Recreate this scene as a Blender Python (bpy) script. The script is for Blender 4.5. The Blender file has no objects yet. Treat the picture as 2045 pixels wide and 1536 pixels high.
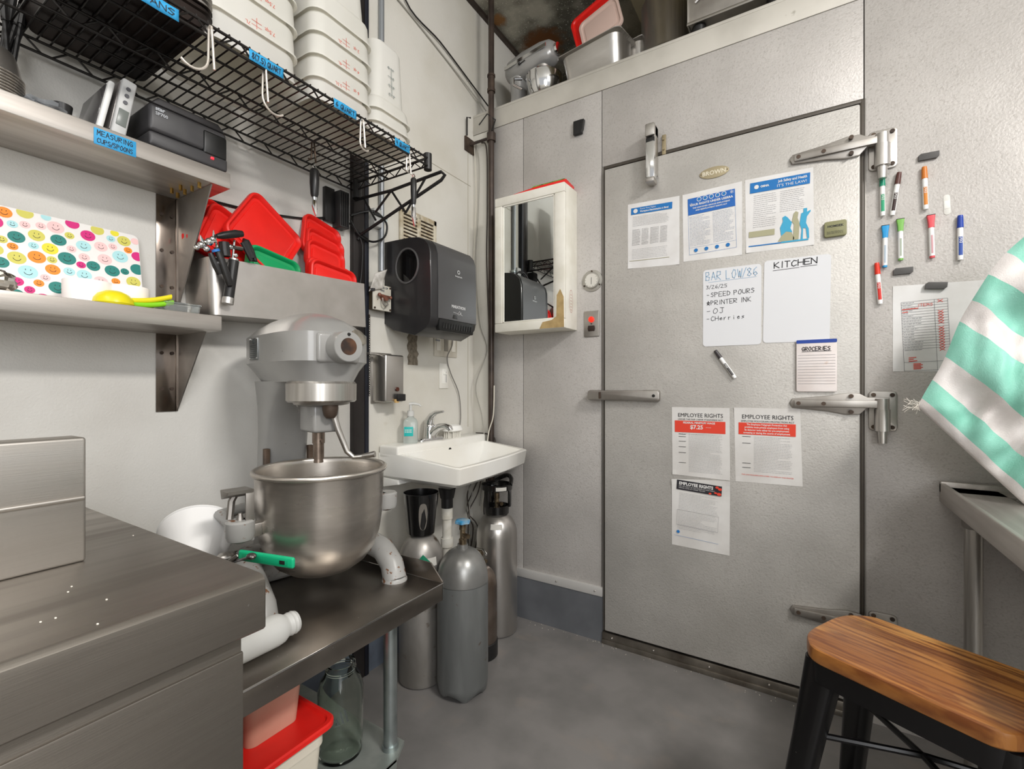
import bpy, bmesh, math, random
from mathutils import Vector, Matrix, Euler, noise as mnoise
C = bpy.context.scene.collection
S = bpy.context.scene
PI = math.pi
R = math.radians
random.seed(7)

# ---------------------------------------------------------------- camera
FPX, CX, HY, TH, EYE, X0 = 932.0, 1022.5, 773.0, R(32.0), 1.10, 1.435
cam_d = bpy.data.cameras.new('camera')
cam = bpy.data.objects.new('camera', cam_d)
C.objects.link(cam)
cam.location = (X0, 0, EYE)
cam.rotation_euler = (R(90), 0, TH)
cam_d.sensor_width = 36
cam_d.lens = 36 * FPX / 2045
cam_d.shift_y = (HY - 768) / 2045
cam_d.clip_start = 0.02
S.camera = cam

# ---------------------------------------------------------------- light
S.view_settings.view_transform = 'Standard'
S.view_settings.look = 'None'
S.view_settings.gamma = 1
S.view_settings.use_curve_mapping = False
S.view_settings.exposure = 0.06
W = bpy.data.worlds.new('world')
S.world = W
W.use_nodes = True
W.node_tree.nodes['Background'].inputs[0].default_value = (0.97, 0.98, 1.0, 1)
W.node_tree.nodes['Background'].inputs[1].default_value = 0.62
def area(name, loc, rot, sx, sy, power, col=(1, 1, 1)):
    l = bpy.data.lights.new(name, 'AREA')
    l.shape = 'RECTANGLE'; l.size = sx; l.size_y = sy; l.energy = power; l.color = col
    o = bpy.data.objects.new(name, l); C.objects.link(o)
    o.location = loc; o.rotation_euler = rot
    return o
area('ceiling_tube_light', (2.95, 0.35, 2.78), (0, R(35), R(8)), 0.25, 0.7, 60, (1.0, 0.97, 0.93))
area('ceiling_tube_light', (1.1, -1.0, 2.98), (R(-8), 0, 0), 1.2, 0.35, 22, (1.0, 0.97, 0.93))
area('daylight_fill', (3.1, -1.5, 1.5), (R(84), 0, R(55)), 1.4, 1.8, 62, (0.97, 0.98, 1.0))  # added fill light, lifts the low steel and floor; no window modelled

# ---------------------------------------------------------------- survey: sight line of a picture point met with a known wall, or level
sT, cT = math.sin(TH), math.cos(TH)
def ray(u, v):
    a = u - CX
    return (-sT * FPX + cT * a, cT * FPX + sT * a, HY - v)
def LA(u, v, x=0.0):          # point at distance x from the left wall
    d = ray(u, v); k = (x - X0) / d[0]
    return Vector((x, k * d[1], EYE + k * d[2]))
def LB(u, v, y=1.92):         # point on the plane parallel to the cooler wall
    d = ray(u, v); k = y / d[1]
    return Vector((X0 + k * d[0], y, EYE + k * d[2]))
def LZ(u, v, z=0.0):          # point at height z
    d = ray(u, v); k = (z - EYE) / d[2]
    return Vector((X0 + k * d[0], k * d[1], z))

# ---------------------------------------------------------------- materials
def lin(h):
    if isinstance(h, (tuple, list)): return tuple(h)[:3]
    h = h.lstrip('#'); out = []
    for i in (0, 2, 4):
        c = int(h[i:i+2], 16) / 255
        out.append(c / 12.92 if c <= 0.04045 else ((c + 0.055) / 1.055) ** 2.4)
    return tuple(out)
MATS = {}
def mat(name, col, rough=0.5, metal=0.0, col2=None, scale=8.0, stretch=(1, 1, 1), bump=0.0, bscale=80.0, lo=0.4, hi=0.65,
        trans=0.0, ior=1.45, emit=None, estr=0.0, aniso=0.0, spot=None, spscale=30, splo=0.66, sphi=0.7, detail=4, bstretch=None, rvar=0.0, alpha=1.0, sss=0.0, coat=0.0):
    if name in MATS: return MATS[name]
    m = bpy.data.materials.new(name); m.use_nodes = True
    nt = m.node_tree; b = nt.nodes['Principled BSDF']; L = nt.links.new
    b.inputs['Base Color'].default_value = (*lin(col), 1)
    b.inputs['Roughness'].default_value = rough
    b.inputs['Metallic'].default_value = metal
    b.inputs['IOR'].default_value = ior
    if trans: b.inputs['Transmission Weight'].default_value = trans
    if alpha < 1: b.inputs['Alpha'].default_value = alpha
    if aniso: b.inputs['Anisotropic'].default_value = aniso
    if coat: b.inputs['Coat Weight'].default_value = coat
    if sss:
        b.inputs['Subsurface Weight'].default_value = sss; b.inputs['Subsurface Radius'].default_value = (.02, .02, .02)
    if emit:
        b.inputs['Emission Color'].default_value = (*lin(emit), 1); b.inputs['Emission Strength'].default_value = estr
    tc = nt.nodes.new('ShaderNodeTexCoord')
    def noise(sc, st, det=4, loc=(0, 0, 0)):
        mp = nt.nodes.new('ShaderNodeMapping'); mp.inputs['Scale'].default_value = st; mp.inputs['Location'].default_value = loc
        L(tc.outputs['Object'], mp.inputs['Vector'])
        n = nt.nodes.new('ShaderNodeTexNoise'); n.inputs['Scale'].default_value = sc; n.inputs['Detail'].default_value = det
        L(mp.outputs[0], n.inputs['Vector']); return n
    def ramp(fac, a, c):
        r = nt.nodes.new('ShaderNodeMapRange'); r.inputs['From Min'].default_value = a; r.inputs['From Max'].default_value = c
        L(fac, r.inputs['Value']); return r
    out = None
    if col2:
        n = noise(scale, stretch, detail); r = ramp(n.outputs['Fac'], lo, hi)
        mx = nt.nodes.new('ShaderNodeMix'); mx.data_type = 'RGBA'
        mx.inputs[6].default_value = (*lin(col), 1); mx.inputs[7].default_value = (*lin(col2), 1)
        L(r.outputs[0], mx.inputs[0]); out = mx.outputs[2]
        if rvar:
            rr = nt.nodes.new('ShaderNodeMapRange'); rr.inputs['From Min'].default_value = 0.3; rr.inputs['From Max'].default_value = 0.7
            rr.inputs['To Min'].default_value = rough; rr.inputs['To Max'].default_value = rough + rvar
            L(n.outputs['Fac'], rr.inputs['Value']); L(rr.outputs[0], b.inputs['Roughness'])
    if spot:
        n = noise(spscale, (1, 1, 1), 6, (3, 5, 7)); r = ramp(n.outputs['Fac'], splo, sphi)
        mx = nt.nodes.new('ShaderNodeMix'); mx.data_type = 'RGBA'
        mx.inputs[6].default_value = (*lin(col), 1)
        if out: L(out, mx.inputs[6])
        mx.inputs[7].default_value = (*lin(spot), 1)
        L(r.outputs[0], mx.inputs[0]); out = mx.outputs[2]
    if out: L(out, b.inputs['Base Color'])
    if bump:
        n = noise(bscale, bstretch or (1, 1, 1), 3)
        bp = nt.nodes.new('ShaderNodeBump'); bp.inputs['Strength'].default_value = bump; bp.inputs['Distance'].default_value = 0.002
        L(n.outputs['Fac'], bp.inputs['Height']); L(bp.outputs[0], b.inputs['Normal'])
    MATS[name] = m
    return m
steel = mat('brushed_steel', '#c8c5c1', 0.32, 1.0, '#aeaaa4', 3, (1, 40, 1), bump=0.05, bscale=30, bstretch=(1, 60, 1), rvar=.12)
steelx = mat('brushed_steel_counter', '#c6c1bb', 0.38, .85, '#aca6a0', 3, (8, .6, 8), bump=0.06, bscale=60, bstretch=(12, .3, 12), rvar=.12, spot='#c8c4bf', spscale=50, splo=.72, sphi=.78)
counterst = mat('counter_steel', '#aca69f', 0.36, 1.0, '#948e87', 3, (8, .6, 8), bump=0.06, bscale=60, bstretch=(12, .3, 12), rvar=.12, spot='#c8c4bf', spscale=50, splo=.72, sphi=.78)
steels = mat('soft_steel', '#b5b1ac', 0.42, 1.0, '#98938d', 6, rvar=.1)
bowlst = mat('bowl_steel', '#d2ccc4', 0.24, .92, '#b3aca4', 4, (1, 1, 5), bump=.015, bscale=40, bstretch=(1, 1, 25), rvar=.12)
tabst = mat('worn_table_steel', '#86807a', 0.30, 1.0, '#9c958d', 5, rvar=.15, spot='#c9c3ba', spscale=150, splo=.72, sphi=.75)
darkst = mat('dark_table_edge', '#6e6963', 0.35, 1.0, '#57534f', 6, (1, 4, 1), spot='#cfcac0', spscale=120, splo=.74, sphi=.76)
galv = mat('galvanised_pipe', '#a9b1b1', 0.35, .9, '#8d9696', 12)
chrome = mat('chrome', '#d8d8d8', 0.12, 1.0)
coolm = mat('cooler_sheet_metal', '#c2beba', 0.50, .28, '#b1ada9', 3.2, bump=.5, bscale=170, lo=.36, hi=.66, spot='#a6a19c', spscale=170, splo=.52, sphi=.80, detail=8)
doorm = mat('cooler_door_metal', '#c1beb9', 0.50, .28, '#aeaba6', 3.2, bump=.5, bscale=170, lo=.36, hi=.66, spot='#a6a19c', spscale=170, splo=.52, sphi=.80, detail=8)
fasc = mat('fascia_sheet_metal', '#c9c5bc', 0.55, .2, '#b9b5ac', 5, spot='#8f887b', spscale=30, splo=.7, sphi=.85)
wallm = mat('painted_wall', '#d6d3cb', 0.5, 0, '#cbc7bc', 3, bump=.28, bscale=120, spot='#b3aa96', spscale=14, splo=.74, sphi=.85)
frp = mat('painted_panel', '#cdcbc6', 0.55, 0, '#c4c1bb', 4, bump=.4, bscale=190)
floorm = mat('painted_floor', '#7a7775', 0.42, 0, '#6a6866', 5, spot='#837b74', spscale=7, splo=.58, sphi=.8, bump=.06, bscale=60, detail=8, rvar=.1)
black = mat('black_plastic', '#1c1b1b', 0.38)
blackw = mat('black_coated_wire', '#15110f', 0.35)
dark = mat('dark_gap', '#171513', 0.7)
gask = mat('gasket', '#4d4740', 0.45, .2)
white = mat('white_paint', '#e7e4da', 0.45, 0, '#dad6c9', 9, spot='#9b8f76', spscale=40, splo=.72, sphi=.78)
paper = mat('paper', '#dcdbda', 0.75, 0, '#d3d1cf', 10)
paperg = mat('worn_paper', '#d6d4d1', 0.75, 0, '#c8c5c1', 7)
board = mat('whiteboard', '#d9dadd', 0.3)
ink = mat('black_ink', '#26262a', 0.6)
grink = mat('grey_print', '#8f8f93', 0.8)
blueink = mat('faded_blue_ink', '#86a9c6', 0.6)
tapeb = mat('blue_tape', '#2f9bd0', 0.6, 0, '#2589be', 30)
redp = mat('red_plastic', '#e2231c', 0.38, 0, '#d91e18', 12)
greenp = mat('green_plastic', '#0f9458', 0.4)
clearp = mat('translucent_white_plastic', '#e4e4e1', 0.4, 0, trans=.4)
cambro = mat('milky_plastic', '#e2e1dd', 0.42, 0, '#dad9d3', 5)
_n = cambro.node_tree; _b = _n.nodes['Principled BSDF']; _t = _n.nodes.new('ShaderNodeBsdfTranslucent'); _t.inputs[0].default_value = (.93, .90, .80, 1)
_m = _n.nodes.new('ShaderNodeMixShader'); _m.inputs[0].default_value = .35; _n.links.new(_b.outputs[0], _m.inputs[1]); _n.links.new(_t.outputs[0], _m.inputs[2]); _n.links.new(_m.outputs[0], _n.nodes['Material Output'].inputs[0])
grp = mat('mixer_enamel', '#93928f', 0.30, 0, '#868583', 5, spot='#4b3d33', spscale=75, splo=.735, sphi=.75, coat=.3)
legenam = mat('chipped_enamel', '#a09f9c', 0.35, 0, '#93928f', 8, spot='#6d4a33', spscale=60, splo=.615, sphi=.64)
porc = mat('porcelain', '#ecebe6', 0.14, 0, '#e6e3db', 4, spot='#cfa97b', spscale=8, splo=.74, sphi=.95)
glass = mat('clear_glass', '#e9f2ea', 0.03, 0, trans=1.0, ior=1.45)
mirror = mat('mirror_glass', '#e6eae8', 0.015, 1.0)
rust = mat('rusty_iron', '#55473c', 0.55, .4, '#3a2f29', 15)
brown = mat('brown_pipe', '#4b3f38', 0.4, .3, '#332b27', 10)
brass = mat('brass', '#b08f4f', 0.3, 1.0)

# ---------------------------------------------------------------- mesh helper
class MB:
    def __init__(s): s.bm = bmesh.new()
    def _add(s, vs, fs):
        bv = [s.bm.verts.new(v) for v in vs]
        out = []
        for f in fs:
            try: out.append(s.bm.faces.new([bv[i] for i in f]))
            except ValueError: pass
        return bv
    def xf(s, bv, M):
        for v in bv: v.co = M @ v.co
    def box(s, x0, x1, y0, y1, z0, z1, bev=0, seg=2, M=None):
        x0, x1 = min(x0, x1), max(x0, x1); y0, y1 = min(y0, y1), max(y0, y1); z0, z1 = min(z0, z1), max(z0, z1)
        t = bmesh.new()
        bmesh.ops.create_cube(t, size=1)
        for v in t.verts:
            v.co = Vector((x0 + (v.co.x + .5) * (x1 - x0), y0 + (v.co.y + .5) * (y1 - y0), z0 + (v.co.z + .5) * (z1 - z0)))
        if bev:
            bev = min(bev, .49 * min(x1 - x0, y1 - y0, z1 - z0))
            bmesh.ops.bevel(t, geom=t.edges[:], offset=bev, segments=seg, profile=.5, affect='EDGES')
        s._merge(t, M); return s
    def _merge(s, t, M=None):
        mp = {}
        for v in t.verts: mp[v] = s.bm.verts.new(M @ v.co if M else v.co)
        for f in t.faces:
            try: s.bm.faces.new([mp[v] for v in f.verts])
            except ValueError: pass
        t.free()
    def rings(s, rings, cap0=True, cap1=True, closed=False):
        n = len(rings[0]); vs = []
        for r in rings: vs += [Vector(p) for p in r]
        fs = []
        m = len(rings)
        for i in range(m - 1 if not closed else m):
            a, b = i * n, ((i + 1) % m) * n
            for j in range(n):
                k = (j + 1) % n
                fs.append((a + j, a + k, b + k, b + j))
        if not closed:
            if cap0: fs.append(tuple(reversed(range(n))))
            if cap1: fs.append(tuple(range((m - 1) * n, m * n)))
        s._add(vs, fs); return s
    def cyl(s, p0, p1, r, r2=None, n=24, cap=True):
        p0, p1 = Vector(p0), Vector(p1); r2 = r if r2 is None else r2
        d = (p1 - p0).normalized(); a = d.orthogonal().normalized(); b = d.cross(a)
        def ring(p, q): return [p + q * (math.cos(2*PI*i/n) * a + math.sin(2*PI*i/n) * b) for i in range(n)]
        return s.rings([ring(p0, r), ring(p1, r2)], cap, cap)
    def tube(s, pts, r, n=8, closed=False, rr=None):
        P = [Vector(p) for p in pts]; m = len(P); rings = []; a = None
        for i in range(m):
            if closed: t = P[(i+1) % m] - P[i-1]
            else: t = P[min(i+1, m-1)] - P[max(i-1, 0)]
            t.normalize()
            if a is None: a = t.orthogonal().normalized()
            else:
                a = a - t * a.dot(t)
                a = a.normalized() if a.length > 1e-6 else t.orthogonal().normalized()
            b = t.cross(a); q = rr[i] if rr else r
            rings.append([P[i] + q * (math.cos(2*PI*j/n) * a + math.sin(2*PI*j/n) * b) for j in range(n)])
        return s.rings(rings, True, True, closed)
    def lathe(s, prof, c=(0, 0, 0), n=40, M=None, cap0=True, cap1=True):
        rings = []
        for r, z in prof:
            r = max(r, 1e-5)
            ring = [Vector((c[0] + r * math.cos(2*PI*i/n), c[1] + r * math.sin(2*PI*i/n), c[2] + z)) for i in range(n)]
            rings.append([M @ p for p in ring] if M else ring)
        return s.rings(rings, cap0, cap1)
    def prism(s, poly, y0, y1, bev=0, M=None, seg=2):      # poly in xz, extruded along y
        t = bmesh.new()
        a = [t.verts.new((x, y0, z)) for x, z in poly]; b = [t.verts.new((x, y1, z)) for x, z in poly]
        n = len(poly)
        f0 = t.faces.new(a); f1 = t.faces.new(list(reversed(b)))
        for i in range(n): t.faces.new((a[(i+1) % n], a[i], b[i], b[(i+1) % n]))
        bmesh.ops.recalc_face_normals(t, faces=t.faces[:])
        if bev:
            bmesh.ops.bevel(t, geom=list(set(f0.edges[:] + f1.edges[:])), offset=bev, segments=seg, profile=.5, affect='EDGES')
        s._merge(t, M); return s
    def poly(s, pts):
        s._add([Vector(p) for p in pts], [tuple(range(len(pts)))]); return s
    def grid(s, fn, nu, nv):
        vs = [fn(i / nu, j / nv) for j in range(nv + 1) for i in range(nu + 1)]
        fs = [(j*(nu+1)+i, j*(nu+1)+i+1, (j+1)*(nu+1)+i+1, (j+1)*(nu+1)+i) for j in range(nv) for i in range(nu)]
        s._add(vs, fs); return s
    def ball(s, c, r, n=16, sc=(1, 1, 1)):
        t = bmesh.new(); bmesh.ops.create_uvsphere(t, u_segments=n, v_segments=n // 2, radius=r)
        M = Matrix.Translation(c) @ Matrix.Diagonal((*sc, 1))
        s._merge(t, M); return s
    def text(s, txt, size, x, z, y=0, align='LEFT', rot=0, sx=1.0, bold=0.0):
        cu = bpy.data.curves.new('t', 'FONT'); cu.body = txt; cu.size = size; cu.align_x = align; cu.resolution_u = 2; cu.offset = bold
        o = bpy.data.objects.new('t', cu); C.objects.link(o)
        dg = bpy.context.evaluated_depsgraph_get(); me = o.evaluated_get(dg).to_mesh()
        cr, sr = math.cos(rot), math.sin(rot); vs = []
        for v in me.vertices:
            a, b = v.co.x * sx, v.co.y
            vs.append(Vector((x + a * cr - b * sr, y, z + a * sr + b * cr)))
        s._add(vs, [tuple(p.vertices) for p in me.polygons])
        o.evaluated_get(dg).to_mesh_clear(); bpy.data.objects.remove(o); bpy.data.curves.remove(cu); return s
    def build(s, name, m, parent=None, loc=(0, 0, 0), rot=(0, 0, 0), ang=35, smooth=True, normals=True):
        if normals: bmesh.ops.recalc_face_normals(s.bm, faces=s.bm.faces[:])
        me = bpy.data.meshes.new(name); s.bm.to_mesh(me); s.bm.free()
        me.materials.append(m)
        if smooth:
            me.polygons.foreach_set('use_smooth', [True] * len(me.polygons)); me.set_sharp_from_angle(angle=R(ang))
        o = bpy.data.objects.new(name, me); C.objects.link(o)
        o.location = loc; o.rotation_euler = rot
        if parent: o.parent = parent
        return o
def tag(o, label=None, cat=None, group=None, kind=None):
    if label: o['label'] = label
    if cat: o['category'] = cat
    if group: o['group'] = group
    if kind: o['kind'] = kind
    return o
def thing(name, label, cat, loc=(0, 0, 0), rot=(0, 0, 0), group=None):
    o = bpy.data.objects.new(name, None); C.objects.link(o); o.empty_display_size = .05
    o.location = loc; o.rotation_euler = rot
    return tag(o, label, cat, group)
def struct(o): o['kind'] = 'structure'; return o
def dup(o, label=None, loc=None, rot=None):
    r = o.copy(); C.objects.link(r)
    if loc is not None: r.location = loc
    if rot is not None: r.rotation_euler = rot
    if label: r['label'] = label
    for ch in list(o.children):
        c = ch.copy(); C.objects.link(c); c.parent = r
        for g in list(ch.children):
            d = g.copy(); C.objects.link(d); d.parent = c
    return r
QA = R(90)      # local front (-y) turned towards the room for things on the left wall
def rrect(w, h, r, n=5, cx=0, cz=0):
    out = []
    for (sx, sz, a0) in ((1, 1, 0), (-1, 1, 90), (-1, -1, 180), (1, -1, 270)):
        for i in range(n + 1):
            a = R(a0 + 90 * i / n)
            out.append((cx + sx * (w / 2 - r) + r * math.cos(a), cz + sz * (h / 2 - r) + r * math.sin(a)))
    return out
def rrect3(w, d, r, z, n=5, cx=0, cy=0): return [(x, y, z) for x, y in rrect(w, d, r, n, cx, cy)]

# handwriting: single strokes in a unit cell
SF = {
'A': [[(0,0),(.5,1),(1,0)],[(.2,.4),(.8,.4)]], 'B': [[(0,0),(0,1),(.7,1),(.8,.75),(.1,.52),(.9,.4),(.8,.05),(0,0)]], 'C': [[(1,.85),(.5,1),(.05,.6),(.1,.15),(.5,0),(1,.12)]],
'D': [[(0,0),(0,1),(.7,.8),(.95,.5),(.7,.15),(0,0)]], 'E': [[(1,1),(0,1),(0,0),(1,0)],[(0,.5),(.8,.5)]], 'F': [[(1,1),(0,1),(0,0)],[(0,.5),(.8,.5)]],
'G': [[(1,.85),(.5,1),(0,.5),(.4,0),(.95,.1),(.95,.45),(.5,.45)]], 'H': [[(0,0),(0,1)],[(1,0),(1,1)],[(0,.5),(1,.5)]], 'I': [[(.5,0),(.5,1)]],
'J': [[(.2,1),(1,1)],[(.7,1),(.7,.2),(.4,0),(.1,.2)]], 'K': [[(0,0),(0,1)],[(.9,1),(0,.45),(1,0)]], 'L': [[(0,1),(0,0),(.9,0)]], 'M': [[(0,0),(.1,1),(.5,.4),(.9,1),(1,0)]],
'N': [[(0,0),(0,1),(1,0),(1,1)]], 'O': [[(.5,1),(.05,.6),(.15,.1),(.6,0),(1,.4),(.85,.9),(.5,1)]], 'P': [[(0,0),(0,1),(.8,.95),(.85,.6),(0,.48)]],
'Q': [[(.5,1),(.05,.6),(.15,.1),(.6,0),(1,.4),(.85,.9),(.5,1)],[(.6,.3),(1,-.1)]], 'R': [[(0,0),(0,1),(.8,.95),(.85,.6),(0,.48),(.95,0)]],
'S': [[(.95,.9),(.4,1),(.05,.75),(.9,.35),(.6,0),(0,.1)]], 'T': [[(0,1),(1,1)],[(.5,1),(.5,0)]], 'U': [[(0,1),(.05,.2),(.5,0),(.9,.2),(1,1)]], 'W': [[(0,1),(.25,0),(.5,.7),(.75,0),(1,1)]],
'0': [[(.5,1),(.05,.6),(.15,.1),(.6,0),(1,.4),(.85,.9),(.5,1)]], '2': [[(.05,.8),(.5,1),(.85,.75),(0,0),(1,0)]], '3': [[(.05,.9),(.8,.9),(.35,.55),(.9,.3),(.5,0),(0,.1)]],
'4': [[(.1,1),(0,.45),(.9,.45)],[(.7,1),(.7,0)]], '5': [[(.9,1),(.15,1),(.1,.55),(.8,.5),(.85,.15),(.4,0),(0,.1)]], '6': [[(.8,1),(.2,.7),(.05,.25),(.5,0),(.9,.25),(.6,.5),(.1,.3)]],
'7': [[(0,1),(1,1),(.4,0)]], '8': [[(.5,.5),(.1,.8),(.5,1),(.9,.8),(.5,.5),(.05,.2),(.5,0),(.95,.2),(.5,.5)]], '/': [[(0,-.1),(.8,1.1)]], '-': [[(0,.5),(.7,.5)]],
'*': [[(.1,0),(.5,1),(.85,0),(0,.65),(1,.65),(.1,0)]], '(': [[(.7,1.1),(.3,.5),(.7,-.1)]], ')': [[(.3,1.1),(.7,.5),(.3,-.1)]], '.': [[(.4,0),(.5,.05)]], ' ': [],
'e': [[(.1,.3),(.8,.4),(.5,.6),(.1,.35),(.3,0),(.8,.1)]], 'r': [[(.1,.6),(.1,0)],[(.1,.35),(.6,.6)]], 'i': [[(.4,.5),(.4,0)],[(.4,.75),(.42,.8)]], 's': [[(.8,.55),(.2,.5),(.7,.2),(.1,0)]],
}
def ribbon(mb, pts, w, y):
    for (a, b) in zip(pts[:-1], pts[1:]):
        d = Vector((b[0]-a[0], b[1]-a[1])); L = d.length
        if L < 1e-7: continue
        d /= L; n = Vector((-d.y, d.x)) * w / 2; e = d * w * .35
        q = [(a[0]-e.x+n.x, a[1]-e.y+n.y), (b[0]+e.x+n.x, b[1]+e.y+n.y), (b[0]+e.x-n.x, b[1]+e.y-n.y), (a[0]-e.x-n.x, a[1]-e.y-n.y)]
        mb.poly([(p[0], y, p[1]) for p in q])
def hand(mb, txt, x, z, h, w=None, gap=.35, pen=.0014, y=0, slope=0.0, jit=.05):
    w = w or h * .7
    rnd = random.Random(len(txt) * 13 + int(h * 1e5)); cx = x
    for k, ch in enumerate(txt):
        of = -.2 if ch in 'I(./)' else 0
        for st in SF.get(ch, []):
            ribbon(mb, [(cx + (px + of + rnd.uniform(-jit, jit)) * w, z + slope * (cx - x) + (pz + rnd.uniform(-jit, jit)) * h) for px, pz in st], pen, y)
        cx += w * (1 + gap) * (.6 if ch in ' I(./)' else 1)
    return cx
def lines(mb, x0, x1, z0, z1, n, y, th, fill=.9, rnd=random.Random(3)):   # rows of small print
    for i in range(n):
        z = z1 - (z1 - z0) * (i + .5) / n; x = x0; end = x0 + (x1 - x0) * (rnd.uniform(.55, 1) if rnd.random() < .3 else rnd.uniform(.92, 1))
        while x < end:
            L = rnd.uniform(.003, .011); e = min(x + L, end)
            mb.poly([(x, y, z), (e, y, z), (e, y, z + th), (x, y, z + th)]); x = e + .0016
def fit(mb, txt, wd, z, h, pen, y, fill=.86):      # handwriting stretched to the width of its tape
    units = sum(1.3 * (.6 if ch in ' I(./)' else 1) for ch in txt)
    w = wd * fill / units; hand(mb, txt, -wd * fill / 2, z, h, w, gap=.3, pen=pen, y=y)
def quad(mb, x0, x1, z0, z1, y): mb.poly([(x0, y, z0), (x1, y, z0), (x1, y, z1), (x0, y, z1)])

# ================================================================ SETTING
def boxo(name, m, x0, x1, y0, y1, z0, z1, bev=0, parent=None): return MB().box(x0, x1, y0, y1, z0, z1, bev).build(name, m, parent)
struct(boxo('wall_rear_bounce', wallm, 0, 3.3, -1.75, -1.65, 0, 1.3))  # unseen half-height wall, added as a pale reflection for the metals
struct(boxo('wall_right_bounce', wallm, 3.3, 3.4, -1.75, 1.92, 0, 1.3))  # added out of view at half height, so the steel mirrors white
struct(boxo('floor', floorm, -.1, 4.2, -3, 2.0, -.1, 0))
w = struct(boxo('wall_left', frp, -.1, 0, -3, 1.205, 0, 3.06))
w = struct(boxo('wall_left', wallm, -.1, 0, 1.205, 3.4, 0, 3.06))
MB().box(0, .0015, 1.28, 1.9, 2.118, 2.1205).box(0, .0015, 1.875, 1.878, .9, 2.3).build('panel_joint', mat('old_caulk', '#b0aa9b', .7), w)
rn = random.Random(8); zt_, zb_ = 1.345, 1.195
L_ = [(1.455 + rn.uniform(-.006, .006), zt_ + (zb_ - zt_) * k / 9) for k in range(10)]; R_ = [(1.517 + rn.uniform(-.008, .008), zb_ + (zt_ - zb_) * k / 9) for k in range(10)]
m = MB(); m._add([Vector((.0008, y, z)) for y, z in L_ + R_], [tuple(range(20))])
m.build('bare_patch', mat('bare_patch', '#8a8070', .8, 0, '#665d50', 60), w, normals=False)
# ceiling panel above the cooler with rust blooms
cm = bpy.data.materials.new('stained_ceiling'); cm.use_nodes = True; nt = cm.node_tree; bs = nt.nodes['Principled BSDF']; bs.inputs['Roughness'].default_value = .8
tc = nt.nodes.new('ShaderNodeTexCoord')
def nz(sc, det=6):
    n = nt.nodes.new('ShaderNodeTexNoise'); n.inputs['Scale'].default_value = sc; n.inputs['Detail'].default_value = det; nt.links.new(tc.outputs['Object'], n.inputs['Vector']); return n.outputs['Fac']
def mr(f, a, b, invert=False):
    r = nt.nodes.new('ShaderNodeMapRange'); r.inputs['From Min'].default_value = a; r.inputs['From Max'].default_value = b; nt.links.new(f, r.inputs['Value']); return r.outputs[0]
def mixc(f, a, b):
    x = nt.nodes.new('ShaderNodeMix'); x.data_type = 'RGBA'; nt.links.new(f, x.inputs[0])
    for k, q in ((6, a), (7, b)):
        if isinstance(q, str): x.inputs[k].default_value = (*lin(q), 1)
        else: nt.links.new(q, x.inputs[k])
    return x.outputs[2]
c = mixc(mr(nz(5), .40, .62), '#5d5b50', '#b5b1a2')
c = mixc(mr(nz(120), .62, .68), c, '#cfcbbd')
def blob(px, py, rad, wob):
    g = nt.nodes.new('ShaderNodeVectorMath'); g.operation = 'DISTANCE'; nt.links.new(tc.outputs['Object'], g.inputs[0]); g.inputs[1].default_value = (px, py, 3.06)
    ad = nt.nodes.new('ShaderNodeMath'); ad.operation = 'MULTIPLY_ADD'; nt.links.new(nz(22), ad.inputs[0]); ad.inputs[1].default_value = wob; nt.links.new(g.outputs['Value'], ad.inputs[2])
    return mr(ad.outputs[0], rad + wob * .5, rad * .55 + wob * .5)
p = LZ(1085, 88, 3.06); c = mixc(blob(p.x, p.y, .15, .16), c, '#6d4218')
p = LZ(995, 42, 3.06); c = mixc(blob(p.x, p.y, .05, .08), c, '#8b6236')
nt.links.new(c, bs.inputs['Base Color'])
cl = struct(boxo('ceiling', cm, 0, 4.2, 1.45, 3.4, 3.06, 3.1))
struct(boxo('ceiling', mat('ceiling_white', '#e9e7e0', .7), 0, 4.2, -3, 1.45, 3.06, 3.1))
struct(boxo('wall_behind_cooler', mat('tan_wall', '#8a7a55', .8, 0, '#6d5f42', 3), -.1, 4.2, 3.4, 3.5, 0, 3.06))
struct(boxo('trim_1', brown, 0, .02, 0.5, 3.4, 3.04, 3.059))
a = LZ(1240, 0, 3.06)
struct(boxo('trim_2', mat('tan_beam', '#9a8f74', .7), .72, .80, 1.6, 3.4, 2.985, 3.059))
struct(boxo('trim_3', mat('tan_boards', '#77683f', .8, 0, '#5f5332', 3), .83, 4.1, 1.5, 3.4, 3.045, 3.059))
# walk-in cooler front
wb = MB().box(-.02, 3.2, 1.926, 1.98, 0, 2.46).build('wall_back', dark); struct(wb)
YB = 1.92
for (x0, x1, z0, z1, mt) in [(.0, .123, .18, 2.383, wallm), (.126, .2975, .18, 2.383, coolm), (.3005, .6925, .18, 2.383, coolm), (.6955, 1.6025, 2.052, 2.383, coolm), (1.6055, 3.2, .0, 2.474, coolm), (.0, 1.6025, 2.386, 2.474, fasc)]:
    MB().box(x0, x1, YB, 1.94, z0, z1, .0012).build('wall_panel', mt, wb)
MB().box(0, 3.2, YB, 3.4, 2.474, 2.488, .004).build('cooler_roof', fasc, wb)
MB().box(.0, .70, YB - .012, 1.93, .195, .235, .003).build('curb_cap', mat('curb_strip', '#b3b1ae', .5, .2), wb)
m = MB()
for px in (1113, 1190): q = LB(px, 1185 if px < 1150 else 1205); m.ball((q.x, YB - .012, .215), .004)
m.build('cap_screw', steels, wb)
struct(MB().box(.0, .70, YB - .008, 1.93, 0, .197).build('baseboard_back', mat('grey_base_paint', '#626468', .45, 0, '#56585c', 7)))
m = MB(); rr_ = random.Random(5)
for k in range(60):
    x_ = rr_.uniform(.35, 1.5); m.ball((x_, 1.895 + rr_.uniform(-.03, .01), .001), rr_.uniform(.0008, .002), 6)
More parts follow.
